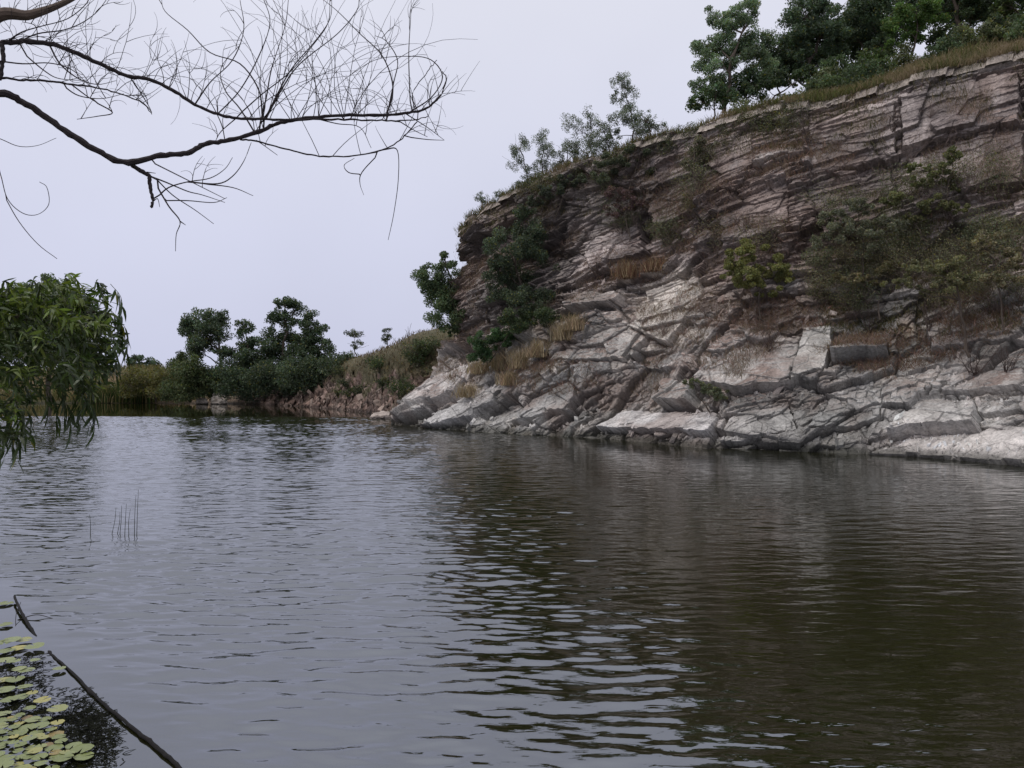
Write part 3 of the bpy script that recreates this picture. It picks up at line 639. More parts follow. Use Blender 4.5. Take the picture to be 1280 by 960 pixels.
tree('leafy_tree','dark tree right of the bright green bush, its foot in tall grass','tree',44,(1205,45),[(1200,2,34,20),(1180,-25,36,26),(1230,-20,36,28),(1215,22,26,12)],col=(.044,.064,.034),leaf=.16,trunk_r=.15,gap=.3)
tree('leafy_tree','green tree at the right edge of the hilltop wood','tree',41,(1275,30),[(1268,-12,30,22),(1300,-20,40,34),(1255,10,20,8)],col=(.045,.065,.028),leaf=.17,trunk_r=.13,gap=.3)
tree('bush','dark low bush under the pale airy tree and the dark spreading tree','bush',42,(965,118),[(955,104,24,10),(985,98,24,10),(1010,92,22,9)],col=(.03,.045,.022),leaf=.14,trunk_r=.05,gap=.3)
for (cx,cy,rx,ry,d_,lb,cl_,dn) in [
 (892,122,34,14,43,'green undergrowth at the left foot of the pale airy tree',(.05,.075,.04),.8),(935,108,30,18,44,'dark green undergrowth at the right foot of the pale airy tree',(.035,.055,.03),1),
 (975,78,30,26,47,'dark thicket filling the gap left of the dark spreading tree',(.024,.036,.022),1),(1010,60,36,30,50,'blackish thicket behind the dark spreading tree',(.03,.045,.028),1.1),
 (1050,52,36,34,50,'blackish thicket between the dark spreading tree and the dense one',(.03,.045,.028),1.1),(1048,86,26,14,44,'green bush in the grass below the blackish thicket',(.04,.06,.028),1),
 (1095,40,36,34,51,'blackish thicket behind the dark dense tree',(.03,.045,.028),1.1),(1100,72,26,14,43,'low green bush left of the bright yellow-green bush',(.045,.065,.025),1),
 (1165,10,44,34,52,'dark thicket right behind the bright yellow-green bush',(.03,.045,.028),1.1),(1180,48,28,14,43,'dark low bush right of the bright yellow-green bush',(.035,.05,.024),1),
 (1225,12,44,30,50,'dark thicket under the trees near the right corner',(.022,.034,.02),1.1),(1262,18,28,14,42,'olive bush in tall grass at the top right corner',(.06,.075,.03),.9),(1290,-20,50,34,48,'dark thicket at the top right corner of the hill',(.024,.036,.02),1)]:
    tree('bush',lb,'bush',d_,(cx,cy+ry+6),[(cx-rx*.45,cy,rx*.5,ry*.8),(cx+rx*.4,cy+2,rx*.5,ry*.8),(cx,cy-ry*.3,rx*.55,ry*.7)],col=cl_,leaf=.17,gap=.34,trunk_r=.05,dens=dn*.8)
UG='undergrowth bushes under the hilltop trees'
for i in range(34):
    k=rng.uniform(0,1); bi_=int(np.searchsorted(back,rng.uniform(3.2,9))); pr=hp.reshape(nu,nb,3)[:,bi_]; pxs=640+F*pr[:,0]/pr[:,1]
    X_=872+k*430; j=int(np.argmin(abs(pxs-X_)+1e4*(pr[:,1]>60))); p=pr[j]; X_=640+F*p[0]/p[1]; Y_=HY-F*(p[2]-H)/p[1]
    w_=rng.uniform(12,20)
    tree('bush','rounded dark green bush among many in the undergrowth below the hilltop trees','bush',p[1],(X_,Y_),[(X_-w_*.5,Y_-8,w_*.7,11),(X_+w_*.5,Y_-7,w_*.7,11),(X_,Y_-18,w_*.7,13)],col=[(.045,.065,.035),(.058,.08,.04),(.075,.085,.045),(.04,.055,.03)][i%4],leaf=.14,gap=.36,trunk_r=.03,dens=.7,group=UG,zb=p[2],limbs=False)
SC='low scrub bushes along the cliff rim'
for i in range(26):
    x=rng.uniform(630,990); y=np.interp(x,[579,600,640,700,780,850,950,1050],[300,272,248,222,194,174,150,124])+rng.uniform(0,26)
    b,_=on_cliff(x,y); h_s=rng.uniform(.5,1.0)
    shrub('shrub','small olive scrub bush among many on and just below the cliff rim','shrub',b,h_s,h_s*2.2,col=[(.07,.075,.04),(.09,.085,.05),(.055,.065,.035)][i%3],leaf=.085,nst=9,nl=620,sub=4,tuftw=.3,thick=.012,group=SC)
OL=(.095,.10,.04)
def cliffshrub(name,lb,cl,base,col,dens=.5,leaf=.085,**k):
    p,_=on_cliff(*base); d=p[1]-.5
    t=tree(name,lb,'shrub',d,base,cl,col=tuple(np.array(col)*[1.15,1.12,1.5]),leaf=leaf,dens=dens*1.7,gap=.24,trunk_r=k.pop('tr',.035),zb=p[2],sink=.3,twig=k.pop('twig',22),**k)
cliffshrub('shrub','yellow-green shrub on the ledge above the pale weathered rocks',[(912,326,22,12),(940,312,24,12),(965,330,24,13),(928,346,28,12),(958,356,24,12),(985,345,14,10)],(955,392),(.11,.115,.035),.7,py=.15)
cliffshrub('shrub','wide grey-green shrub with visible bare stems in the middle of the cliff',[(1040,268,24,10),(1070,258,22,10),(1060,290,32,12),(1100,285,26,12),(1030,300,18,10),(1090,312,24,10)],(1085,372),(.09,.095,.05),.42,twig=50)
cliffshrub('shrub','green leafy shrub highest on the right part of the cliff face',[(1186,196,12,9),(1178,212,20,9),(1192,228,18,9),(1160,224,16,8),(1140,212,14,5)],(1182,262),(.085,.095,.032),.7)
cliffshrub('shrub','olive shrub on a ledge directly below the highest leafy shrub',[(1130,244,20,8),(1160,256,24,9),(1185,262,20,7),(1150,270,18,7)],(1160,292),(.09,.095,.035),.6)
cliffshrub('shrub','tall olive shrub on dark slender trunks at the right of the cliff',[(1150,335,26,10),(1190,330,26,12),(1215,345,26,12),(1180,355,34,10),(1130,352,24,8)],(1212,440),(.10,.10,.042),.5,tr=.06,twig=50)
cliffshrub('shrub','olive shrub beside the right frame edge behind the tall olive shrub',[(1240,300,26,12),(1265,325,24,14),(1250,350,26,10),(1225,310,18,10)],(1255,400),(.105,.095,.045),.45,twig=40)
cliffshrub('shrub','thin brownish shrub between the wide grey-green one and the tall olive one',[(1110,335,22,10),(1085,350,24,8),(1060,345,20,8)],(1100,395),(.11,.10,.042),.5,twig=40)
cliffshrub('shrub','low dusty green shrub at the foot of the cliff by the grey tilted slab',[(880,484,16,7),(898,492,14,8),(866,478,10,5)],(888,505),(.075,.085,.04),.5,twig=20)
cliffshrub('shrub','olive scrub under the tallest thin rim tree',[(770,205,26,10),(800,192,24,10),(745,222,20,9),(815,212,16,8)],(785,235),(.055,.065,.032),.6)
cliffshrub('shrub','slender olive shrub with a long bare stem below the rim',[(872,178,12,8),(880,195,14,8),(862,205,10,8),(905,185,12,8)],(868,240),(.085,.08,.045),.45,twig=25)
cliffshrub('shrub','red-brown half dead shrub above a dark cleft in the cliff',[(775,240,20,10),(795,252,18,9),(770,262,16,8)],(788,292),(.075,.05,.038),.4,twig=70)
cliffshrub('shrub','dull green scrub hanging at the left of the rim below the thin trees',[(690,240,20,9),(712,228,18,8),(670,250,14,8)],(695,262),(.045,.055,.03),.6)
SH='olive shrubs crowding the right half of the cliff'
for i in range(56):
    if i<46: x=rng.uniform(1010,1275); y=rng.uniform(240,415) if x>1100 else rng.uniform(270,400)
    else: x=rng.uniform(700,1000); y=rng.uniform(230,320)
    b,_=on_cliff(x,y); h_s=rng.uniform(1.0,2.1)
    shrub('shrub','thin olive shrub among many rooted in cracks of the cliff face','shrub',b,h_s,h_s*1.3,col=[(.125,.13,.075),(.11,.125,.075),(.14,.13,.08)][i%3],leaf=.062,nst=9,nl=1900,sub=7,tuftw=.2,thick=.014,group=SH,bark=(.13,.10,.085))
SD='leafless grey-brown scrub bushes on the cliff'
for i in range(26):
    x=rng.uniform(720,1275); y=rng.uniform(np.interp(x,[700,1280],[240,110]),430)
    b,_=on_cliff(x,y); h_s=rng.uniform(.7,1.4)
    shrub('dead_shrub','leafless grey-brown twiggy bush among many on the cliff face','dead shrub',b,h_s,h_s*1.5,nl=0,nst=9,sub=6,bare=True,thick=.011,bark=(.17,.13,.115),group=SD)
for i,(x,y,h,lb) in enumerate([(1008,165,1.6,'bare upright shrub on the upper cliff above the pale wedge'),(925,275,1.2,'grey leafless shrub left of the middle shrubs'),(1112,150,1.3,'bare twiggy shrub high on the brown cliff face'),(955,425,1.3,'bare dark sapling under the yellow-green shrub'),(1215,455,1.5,'leafless forked sapling near the smooth pale slab'),(1158,400,1.3,'bare scrub above the jutting square block'),(1090,400,1.2,'thin dead bush just above the jutting square block'),(850,300,1.0,'small dead bush among the brown middle ledges'),(742,330,1.0,'brown dead bush right of the tall dark shrub'),(1255,450,1.2,'thin dead bush at the right frame edge low on the cliff')]):
    b,_=on_cliff(x,y+10); shrub('dead_shrub',lb,'dead shrub',b,h,h*1.1,nl=0,nst=7,sub=5,bare=True,thick=.018,bark=(.075,.055,.048))
# dry grass tufts
tl=['far left','left','next']
TU=[(598,462,.9,'dry straw tuft beside the low bright green bush'),(622,458,1.1,'tall dry straw tuft under the bright green bush'),(648,456,1.2,'largest dry straw tuft above the narrow grey slab'),(672,448,1.0,'dry straw tuft under the long dark bush'),(700,420,1.0,'blond upright straw tuft at the right end of the dark bush'),(716,408,.9,'blond straw tuft standing against the grey roofing plate'),(634,476,.8,'low dry tuft hanging over the cracks below the largest tuft'),(582,492,.8,'reddish dry tuft between the two left slabs'),(786,350,1.0,'red-brown dry tuft on the ledge above the pale weathered rocks'),(815,340,.8,'small red-brown tuft right of the ledge tuft')]
for x,y,h,lb in TU:
    b,_=on_cliff(x,y); g_=Bag(); n=520
    P=b+rng.normal(0,.3,(n,3))*np.array([1,1,.12]); P[:,2]-=.05
    col=(.26,.20,.14) if x<740 else (.16,.095,.065)
    blades(g_,P,np.zeros((n,3)),h,.022,leafcol(n,col,.35,.15,(.34,.27,.17),.2),.55)
    o=g_.obj('dry_grass_tuft',GRASS); tag(o,lb,'grass tuft','dry grass tufts on the cliff')
# loose rubble on the ledges and along the waterline
CB=np.array([(-1,-1,-1),(1,-1,-1),(1,1,-1),(-1,1,-1),(-1,-1,1),(1,-1,1),(1,1,1),(-1,1,1)],float)
CF=np.array([(0,3,2,1),(4,5,6,7),(0,1,5,4),(1,2,6,5),(2,3,7,6),(3,0,4,7)])
m=np.where((upn>.45)&(CP[:,2]>.05)&(CP[:,2]<8)&((CP[:,2]<.6)|(fbm(CP/1.6,3,820)>.02))&(CPX<1320)&(CPX>480))[0]
idx=m[rng.integers(0,len(m),3600)]; g_=Bag()
for j in idx:
    sz=.035*(1+rng.pareto(2.2)); sz=min(sz,.26); X=CB*rng.uniform(.65,1.1,(8,3))*np.array([1,rng.uniform(.6,1),rng.uniform(.35,.8)])*sz
    Q_,_r=np.linalg.qr(rng.normal(size=(3,3))); X=X@(Q_*.6+np.eye(3)*.4)
    g_.add(CP[j]+X+[0,0,sz*.25],CF,np.clip(ROCKC[j]*rng.uniform(.8,1.5)+.03,0,.55))
tag(g_.obj('rubble',ROCKS),'angular grey and brown stones lying loose on the cliff ledges and waterline',None,None,'stuff')
# scrub and grass that nobody could count
def scat_cliff(n,mask,h,w,col,name,lab,sp=.9,up=.6,jit=.15,var=.35,yel=(.2,.15,.09),py=.15):
    m=np.where(mask)[0]; idx=m[rng.integers(0,len(m),n)]; g_=Bag()
    P=CP[idx]+rng.normal(0,jit,(n,3))*np.array([1,1,.3]); blades(g_,P,n3[idx],h,w,leafcol(n,col,var,.2,yel,py),sp,up)
    return tag(g_.obj(name,GRASS),lab,None,None,'stuff')
vis=(CP[:,2]>1.0)&(rowt<4.98)
soilm=sm(fbm(CP/1.7,4,98),.0,.25)
scat_cliff(46000,vis&(upn>.2)&(soilm>.35)&(P0[:,2]>2.4),.36,.013,(.17,.125,.105),'dead_scrub','thin reddish brown dead scrub filling the ledges of the cliff')
bl=lambda cx,cy,rx,ry:(((CPX-cx)/rx)**2+((CPY-cy)/ry)**2+.6*fbm(CP/1.2,3,830)<1)
brm=vis&(upn>.05)&(bl(920,300,90,30)|bl(960,395,110,20)|bl(1120,440,90,25)|bl(790,335,55,22)|bl(870,250,60,30)|bl(1230,400,60,30)|bl(690,470,60,25)|bl(1000,200,60,30))
scat_cliff(30000,brm,.38,.013,(.16,.105,.085),'dead_scrub','reddish brown tangle of dead creepers lying over the cliff ledges',1.2,.35,.2)
gm=vis&(upn>.15)&(rowt>4.1)&(fbm(CP/1.5,3,811)+.6*(rowt-4.6)>0)
scat_cliff(14000,gm,.3,.018,(.075,.07,.035),'grass','short olive and dry grass fringing the top of the cliff',.7,.8)
om=vis&(upn>.2)&(CPX>1030)&(CPY>240)&(CPY<420)&(fbm(CP/1.2,3,812)>.05)
scat_cliff(9000,om,.3,.02,(.085,.08,.04),'ground_cover','low olive undergrowth between the shrubs on the right of the cliff',.9,.7)
hq=hp.reshape(nu,nb,3); bi=np.where((back>=-.1)&(back<14))[0]; hh_=hq[:,bi].reshape(-1,3)
wgt=np.exp(-np.tile(back[bi],nu)/6.)*(hh_[:,1]<60); wgt/=wgt.sum(); idx=rng.choice(len(hh_),52000,p=wgt)
P=hh_[idx]+rng.normal(0,.15,(len(idx),3))*np.array([1,1,0]); f_=fbm(P/1.4,3,813); g_=Bag()
cl=leafcol(len(idx),(.075,.08,.03),.3,.2,(.2,.15,.09),.15); dry=np.clip(sm(f_,-.05,.3)+.5*sm(P[:,0],14,19)*(rng.random(len(P))<.6),0,1); cl=mixc(cl,[.20,.15,.105],dry*.85)
blades(g_,P,np.zeros((len(P),3)),.42,.03,cl,.6,.9); tag(g_.obj('grass',GRASS),'green and straw coloured grass on the slope above the cliff rim',None,None,'stuff')

# ------------------------------------------------------------------ bare tree leaning in from the left
K=600/1280.
def zp(L,d0,d1): 
    n=len(L); return [at(x*K,y*K,d0+(d1-d0)*i/max(1,n-1)) for i,(x,y) in enumerate(L)]
base=np.array([-6.6,4.6,.95]); bt=thing('bare_tree',base,'leafless tree leaning in from the left with long dark curving branches and fine twigs','tree')
TB=(.10,.075,.06); DKB=(.030,.024,.026)
hub=at(-150,170,4.6)
g_=Bag(); tube(g_,spline([base-[0,0,.3],[-6.4,4.6,2.0],[-5.6,4.6,3.2],hub,at(-20,30,4.7)*np.array([1,1,1]),at(40,18,4.8),at(95,-5,4.9),at(170,-60,5.1)],8),0,0,TB,10,
  rr=np.interp(np.linspace(0,1,57),[0,.4,.6,.8,1],[.12,.075,.038,.018,.013])); g_.obj('trunk',BARK,bt)
def px2r(p,d=5.): return p*K/F*d*.5
LIMBS=[
 ([(-320,363),(-150,250),(0,248),(60,272),(120,310),(200,365),(270,407),(340,433),(430,415),(500,408),(545,385),(600,375),(680,355),(740,330),(800,318),(900,308),(1000,308),(1080,302),(1130,292),(1170,260),(1190,215),(1180,190)],4.6,5.5,20,2.5),
 ([(-320,300),(-100,150),(0,118),(50,112),(130,116),(200,140),(270,172),(340,203),(400,212),(460,240),(520,278),(580,305),(630,315),(700,318),(760,320),(850,318),(950,320),(1030,322),(1100,320),(1140,310)],4.6,5.3,14,2.2),
 ([(640,372),(690,378),(760,397),(830,413),(900,418),(990,408),(1050,385),(1090,350),(1115,310),(1100,250),(1140,190),(1165,160)],5.2,5.5,5,2),
 ([(-320,330),(-60,205),(0,207),(60,213),(130,216),(190,225),(250,232),(320,250),(380,275),(405,305)],4.6,4.9,7,2),
 ([(340,433),(380,458),(398,470),(400,500),(408,535),(402,552)],4.95,4.95,12,7),
 ([(5,118),(8,150),(4,190),(0,215)],4.65,4.65,12,9),
]
lobj=[]; segs=[]
for L_,d0,d1,w0,w1 in LIMBS:
    p=spline(zp(L_,d0,d1),6); p[1:-1]+=rng.normal(0,.0022,(len(p)-2,3)); n=len(p)
    g_=Bag(); tt=np.linspace(0,1,n)
    rr=px2r(w0)*(1-tt)**.8+px2r(w1)*(1-(1-tt)**.8); rr*=1+.08*rng.normal(size=n)
    tube(g_,p,0,0,DKB,7,rr=rr); lobj.append(g_.obj('branch',BARK,bt)); segs.append(p)
tw=[Bag() for _ in LIMBS]; allp=[np.concatenate(segs)]
def twg(k,L_,d0=5.,d1=5.1,w0=4,w1=1.5,kids=2):
    if k in (2,4): kids=0
    A_=np.concatenate(allp); ax=640+F*A_[:,0]/A_[:,1]; ay=HY-F*(A_[:,2]-H)/A_[:,1]; j=int(np.argmin((ax-L_[0][0]*K)**2+(ay-L_[0][1]*K)**2))
    d0=A_[j,1]; d1=d0+(d1-4.95)*.7; p=spline(zp(L_,d0,d1),5); p[0]=A_[j]; allp.append(p[1:]); tube(tw[k],p,px2r(w0),px2r(w1),DKB,4); 
    for _ in range(kids): curl(k,p[rng.integers(len(p)//3,len(p))],rng.uniform(60,120),rng.uniform(25,60),rng.uniform(-1.3,1.3))
def curl(k,p0,ang,Lp,bend,w=2.3,depth=1):
    """a thin curling twig; ang in degrees (0 = right, 90 = up in world z)"""
    n=9; st=Lp/F*5/n; a=math.radians(-ang) if ang<0 else math.radians(ang); p=[np.array(p0)]; yv=rng.uniform(-.35,.35)
    a=abs(a)
    for i in range(n):
        a+=bend/n+rng.normal(0,.045); d_=np.array([math.cos(a),yv+rng.normal(0,.06),math.sin(a)]); p.append(p[-1]+d_*st)
    p=np.array(p); tube(tw[k],p,px2r(w*1.1),px2r(.8),DKB,3)
    if depth>0:
        for _ in range(rng.integers(0,4)):
            j=rng.integers(1,n-1); da=rng.choice([-1,1])*rng.uniform(25,55)
            dd=p[j+1]-p[j-1]; ang2=math.degrees(math.atan2(dd[2],dd[0]))+da
            curl2(k,p[j],ang2,Lp*rng.uniform(.4,.9),rng.uniform(-1.8,1.8),depth-1)
def curl2(k,p0,ang,Lp,bend,depth):
    n=9; st=Lp/F*5/n; a=math.radians(ang); p=[np.array(p0)]; yv=rng.uniform(-.4,.4)
    for i in range(n):
        a+=bend/n+rng.normal(0,.04); p.append(p[-1]+np.array([math.cos(a),yv,math.sin(a)])*st)
    p=np.array(p); tube(tw[k],p,px2r(1.6),px2r(.7),DKB,3)
    if depth>0 and rng.random()<.8:
        j=rng.integers(2,n); dd=p[j]-p[j-1]; curl2(k,p[j],math.degrees(math.atan2(dd[2],dd[0]))+rng.choice([-40,40]),Lp*.6,rng.uniform(-1.2,1.2),depth-1)
T_=[(0,[(400,430),(470,465),(540,500),(600,530)]),(4,[(410,470),(460,520),(520,560),(570,597)]),(4,[(415,490),(450,550),(480,590),(470,625),(468,670)]),(4,[(480,590),(495,600)]),
 (4,[(420,525),(450,500),(500,485),(560,475),(600,450),(620,420)]),(4,[(430,535),(500,535),(570,540),(605,527)]),(4,[(500,485),(580,490),(620,470),(650,430),(670,380)]),(4,[(540,490),(620,500),(675,522)]),
 (4,[(385,458),(415,462)]),(4,[(400,470),(440,485),(500,510),(540,520),(600,540)]),(4,[(405,540),(420,530),(426,552)]),
 (2,[(990,408),(1030,398),(1060,402),(1062,480),(1050,570),(1035,640)]),(2,[(1010,410),(965,460),(960,490),(970,520)]),(2,[(965,465),(930,460),(918,440),(945,422)]),(0,[(680,372),(700,385),(740,414)]),
 (0,[(690,345),(710,260),(725,180),(760,70),(770,-10)]),(0,[(695,340),(740,250),(780,180),(840,110),(880,50),(885,-10)]),(0,[(700,335),(750,240),(800,170),(900,90),(950,30),(960,-10)]),
 (1,[(630,312),(700,250),(770,195),(835,120),(875,60),(880,-10)]),(1,[(1028,318),(1048,235),(1020,150),(960,90),(900,30),(850,-10)]),(1,[(1030,318),(1050,220),(1060,160),(1030,110),(1000,95)]),
 (0,[(1095,300),(1090,150),(1095,50),(1097,-10)]),(0,[(1090,300),(1150,260),(1180,205),(1150,160),(1090,150),(1000,160),(920,210)]),(0,[(1080,302),(1140,340),(1185,374)]),(1,[(1060,320),(1100,345),(1140,365)]),
 (2,[(1085,365),(1140,372),(1183,374)]),(1,[(850,318),(900,330),(960,340),(990,395)]),(1,[(630,315),(590,350),(575,375)]),(1,[(520,278),(560,220),(620,160),(650,80),(640,0)]),
 (1,[(345,203),(370,240),(395,280),(405,300)]),(3,[(170,230),(210,255),(270,263),(330,250)]),(3,[(250,270),(300,300),(260,310),(205,318)]),(3,[(190,225),(240,262),(290,292)]),
 (1,[(50,112),(100,90),(170,80),(220,60),(260,30),(290,-10)]),(1,[(100,113),(95,70),(60,58)]),(1,[(20,110),(60,85),(110,70),(180,50),(230,10),(240,-20)]),(1,[(130,116),(160,170),(210,210),(260,225),(310,215)]),
 (1,[(700,318),(690,240),(640,170),(560,140),(500,80),(440,30),(430,-10)]),(1,[(580,305),(640,240),(690,150),(720,60),(700,-10)]),(0,[(600,375),(590,330),(560,270),(530,230)]),(0,[(680,355),(640,290),(600,240),(590,180),(640,120)]),
 (3,[(-20,160),(60,170),(130,168),(190,185),(240,230)]),(1,[(60,140),(120,190),(160,210),(230,215)])]
for k,L_ in T_:
    d0=4.95+.35*min(1,L_[0][0]/1100.); twg(k,L_,d0,d0+rng.uniform(-.3,.3),4.6 if len(L_)>4 else 3.6)
# finer growth rising from the far halves of the branches and round the hub
for k,n_,f0,f1 in [(0,30,.55,.93),(1,30,.45,.93),(2,6,.1,.8)]:
    p=segs[k]
    for _ in range(n_):
        j=int(len(p)*rng.uniform(f0,f1)); x=640+F*p[j][0]/p[j][1]
        L_=rng.uniform(90,210) if 270<x<440 else rng.uniform(30,75)
        curl(k,p[j],rng.uniform(45,130),L_,rng.uniform(-1.5,1.9),depth=1)
for _ in range(26):
    p=segs[1]; j=int(len(p)*rng.uniform(.1,.45)); curl(1,p[j],rng.uniform(20,110),rng.uniform(30,80),rng.uniform(-2,1),depth=2,w=1.9)
for _ in range(12):
    p=segs[3]; j=int(len(p)*rng.uniform(.2,.95)); curl(3,p[j],rng.uniform(0,60),rng.uniform(20,60),rng.uniform(-2,1),depth=1,w=1.9)
for _ in range(10): curl(0,at(rng.uniform(-20,40),24,4.75)*0+np.array(spline([at(-20,30,4.7),at(40,18,4.8),at(95,-5,4.9)],8)[rng.integers(2,14)]),rng.uniform(60,160),rng.uniform(30,60),rng.uniform(-2,2),w=1.8)
for L_ in ([(-150,250),(-80,340),(0,370),(50,390),(100,388),(150,368)],[(-150,250),(-40,340),(0,460),(20,530),(60,568),(100,572),(130,545),(125,500),(105,485)],[(10,520),(50,590),(100,650),(152,690)]):
    twg(0,L_,4.7,4.8,2.4,1.4,0)
for k,b_ in enumerate(tw):
    if b_.n: b_.obj('twigs',BARK,lobj[k])

# ------------------------------------------------------------------ leafy tree overhanging from the left
base=np.array([-8.4,7.0,.75]); ot=thing('overhanging_tree',base,'glossy dark green leafy tree hanging over the water at the left edge','tree')
g_=Bag(); h1=at(-120,420,6.4); tr=spline([base-[0,0,.3],base+[.3,-.1,1.2],(base+h1)/2+[0,0,.9],h1,at(-20,400,6.2),at(60,395,6.1),at(120,390,6.0)],8)
tube(g_,tr,0,0,(.07,.055,.04),8,rr=np.interp(np.linspace(0,1,len(tr)),[0,.5,1],[.12,.05,.008])); g_.obj('trunk',BARK,ot)
brb=Bag(); lfb=Bag()
def sickle(P,D,N,L,W,C):
    n=len(P); A=np.cross(D,N); A/=np.linalg.norm(A,axis=1)[:,None]+1e-9; U=np.cross(A,D)
    L=L[:,None]; W=W[:,None]; rows=[]
    for t,wd,cv in [(0,.12,0),(.18,.7,.01),(.42,1.,.05),(.7,.72,.15),(1.,.04,.32)]:
        c_=P+D*L*t+A*L*cv*.9-np.array([0,0,1])*L*cv*.6
        rows+= [c_-A*W*wd*.5+U*W*.12*wd, c_+A*W*wd*.5+U*W*.12*wd]
    V=np.stack(rows,1).reshape(-1,3); b=np.arange(n)[:,None]*10
    Fq=np.concatenate([b+[2*i,2*i+1,2*i+3,2*i+2] for i in range(4)]); lfb.add(V,Fq,np.repeat(C,10,0))
LC=[(62,392,46,24,.4),(-20,420,40,60,.5),(50,420,80,58,1.),(105,395,45,32,.55),(130,430,24,34,.4),(20,385,50,24,.45),(-10,480,60,60,.5),(60,475,70,30,.45),(105,480,38,20,.28),(8,535,26,30,.22),(-40,440,60,80,.5),(125,455,26,22,.2)]
for cx,cy,rx,ry,wg in LC:
    for q in range(int(105*wg)):
        a=rng.uniform(0,2*math.pi); r=rng.random()**.55; x=cx+math.cos(a)*r*rx; y=cy+math.sin(a)*r*ry; d=6.1+rng.normal(0,.33)
        tip=at(x,y,d); st=at(x-rng.uniform(0,40),y-rng.uniform(-12,26),d+rng.normal(0,.1))
        tw_=spline([st,(st+tip)/2+[0,0,.05],tip],5); tube(brb,tw_,.0028,.0012,(.05,.055,.025),3)
        m=rng.integers(9,16); ti=np.linspace(.15,1,m); ii_=np.minimum((ti*(len(tw_)-1)).astype(int),len(tw_)-1); P=tw_[ii_]
        D=(tw_[-1]-tw_[0])/np.linalg.norm(tw_[-1]-tw_[0])+rdir(m)*1.3+np.array([.25,0,-.15]); D/=np.linalg.norm(D,axis=1)[:,None]
        lit_leaf=rng.random()<(.5 if y<425 else .22)  # upper sprays more often get the lighter tone, light painted into leaf colour
        C=leafcol(m,(.03,.048,.012) if not lit_leaf else (.09,.125,.025),.25,.15,(.13,.16,.03),.05)
        sickle(P,D,rdir(m)+[0,0,1.0],rng.uniform(.05,.11,m),rng.uniform(.015,.027,m),C)
# drooping leaf sprays along the lower edge
for x,y in [(88,540),(100,535),(112,532),(70,530),(118,540),(15,560),(28,555),(5,575),(38,548),(150,430),(158,440),(152,400),(145,470),(60,520),(80,522),(-5,560),(22,575)]:
    tip=at(x,y,6.0); st=at(x-14,y-45,6.05); tw_=spline([st,(st+tip)/2+[.04,0,.03],tip],5); tube(brb,tw_,.0026,.0012,(.05,.055,.025),3)
    m=12; P=tw_[np.linspace(2,len(tw_)-1,m).astype(int)]; D=rdir(m)*.45+np.array([.1,0,-1.]); D/=np.linalg.norm(D,axis=1)[:,None]
    sickle(P,D,rdir(m)+[0,-.8,.3],rng.uniform(.09,.15,m),rng.uniform(.016,.024,m),leafcol(m,(.03,.05,.014),.2,.15))
twl=brb.obj('twigs',BARK,ot); lfb.obj('foliage',LEAFN,ot)

# ------------------------------------------------------------------ things in the near water
g_=Bag(); pts=[wat(18,751)+[0,0,.05],wat(26,768)+[0,0,.035],wat(38,786)+[0,0,.015],wat(52,803)+[0,0,-.025],wat(66,820)+[0,0,.004],wat(90,842)+[0,0,.012],wat(122,875)+[0,0,.014],wat(160,908)+[0,0,.018],wat(195,936)+[0,0,.014],wat(228,966)+[0,0,.01],wat(260,1000)+[0,0,-.03]]
pp=spline(pts,8); n=len(pp); pp+=rng.normal(0,.002,(n,3))
tube(g_,pp,0,0,(.011,.010,.010),9,rr=np.interp(np.linspace(0,1,n),[0,.2,.35,.6,.8,1],[.013,.015,.009,.011,.014,.013])*(1+.05*np.sin(np.arange(n)*1.9)))
for k in (12,30,46,62): tube(g_,pp[k-1:k+2],0,0,(.014,.012,.012),9,rr=[.011,.0165,.011])
tag(g_.obj('sunken_pole',BARK),'long dark bowed pole floating half sunk beside the lily pads','pole')
g_=Bag(); tube(g_,spline([wat(20,790)+[0,0,-.05],wat(20,775)+[0,0,.05],wat(26,764)+[0,0,.1]],5),.004,.003,(.03,.025,.025),4); tube(g_,spline([wat(22,775)+[0,0,0],wat(45,772)+[0,0,.03],wat(66,773)+[0,0,.0]],5),.006,.003,(.03,.025,.025),4)
tag(g_.obj('twig',BARK),'thin dark twig lying across the tip of the sunken pole','twig')
def reed(lab,stems):
    b=wat(*stems[0][:2]); t=thing('water_reed',b,lab,'reed')
    for x,y,tx,ty in stems:
        p=wat(x,y); e=at(tx,ty,p[1]); g_=Bag(); tube(g_,spline([p-[0,0,.15],p,(p+e)/2+[rng.uniform(-.02,.03),0,0],e],5),.007,.0025,(.04,.045,.035),4); g_.obj('stem',GRASS,t)
reed('clump of thin dark reed stems rising from open water',[(140,668,145,634),(150,667,152,632),(156,669,158,630),(161,668,163,636),(168,670,170,618),(171,669,173,612),(147,667,150,640)])
reed('single short reed stem standing apart, left of the reed clump',[(113,668,112,643)])
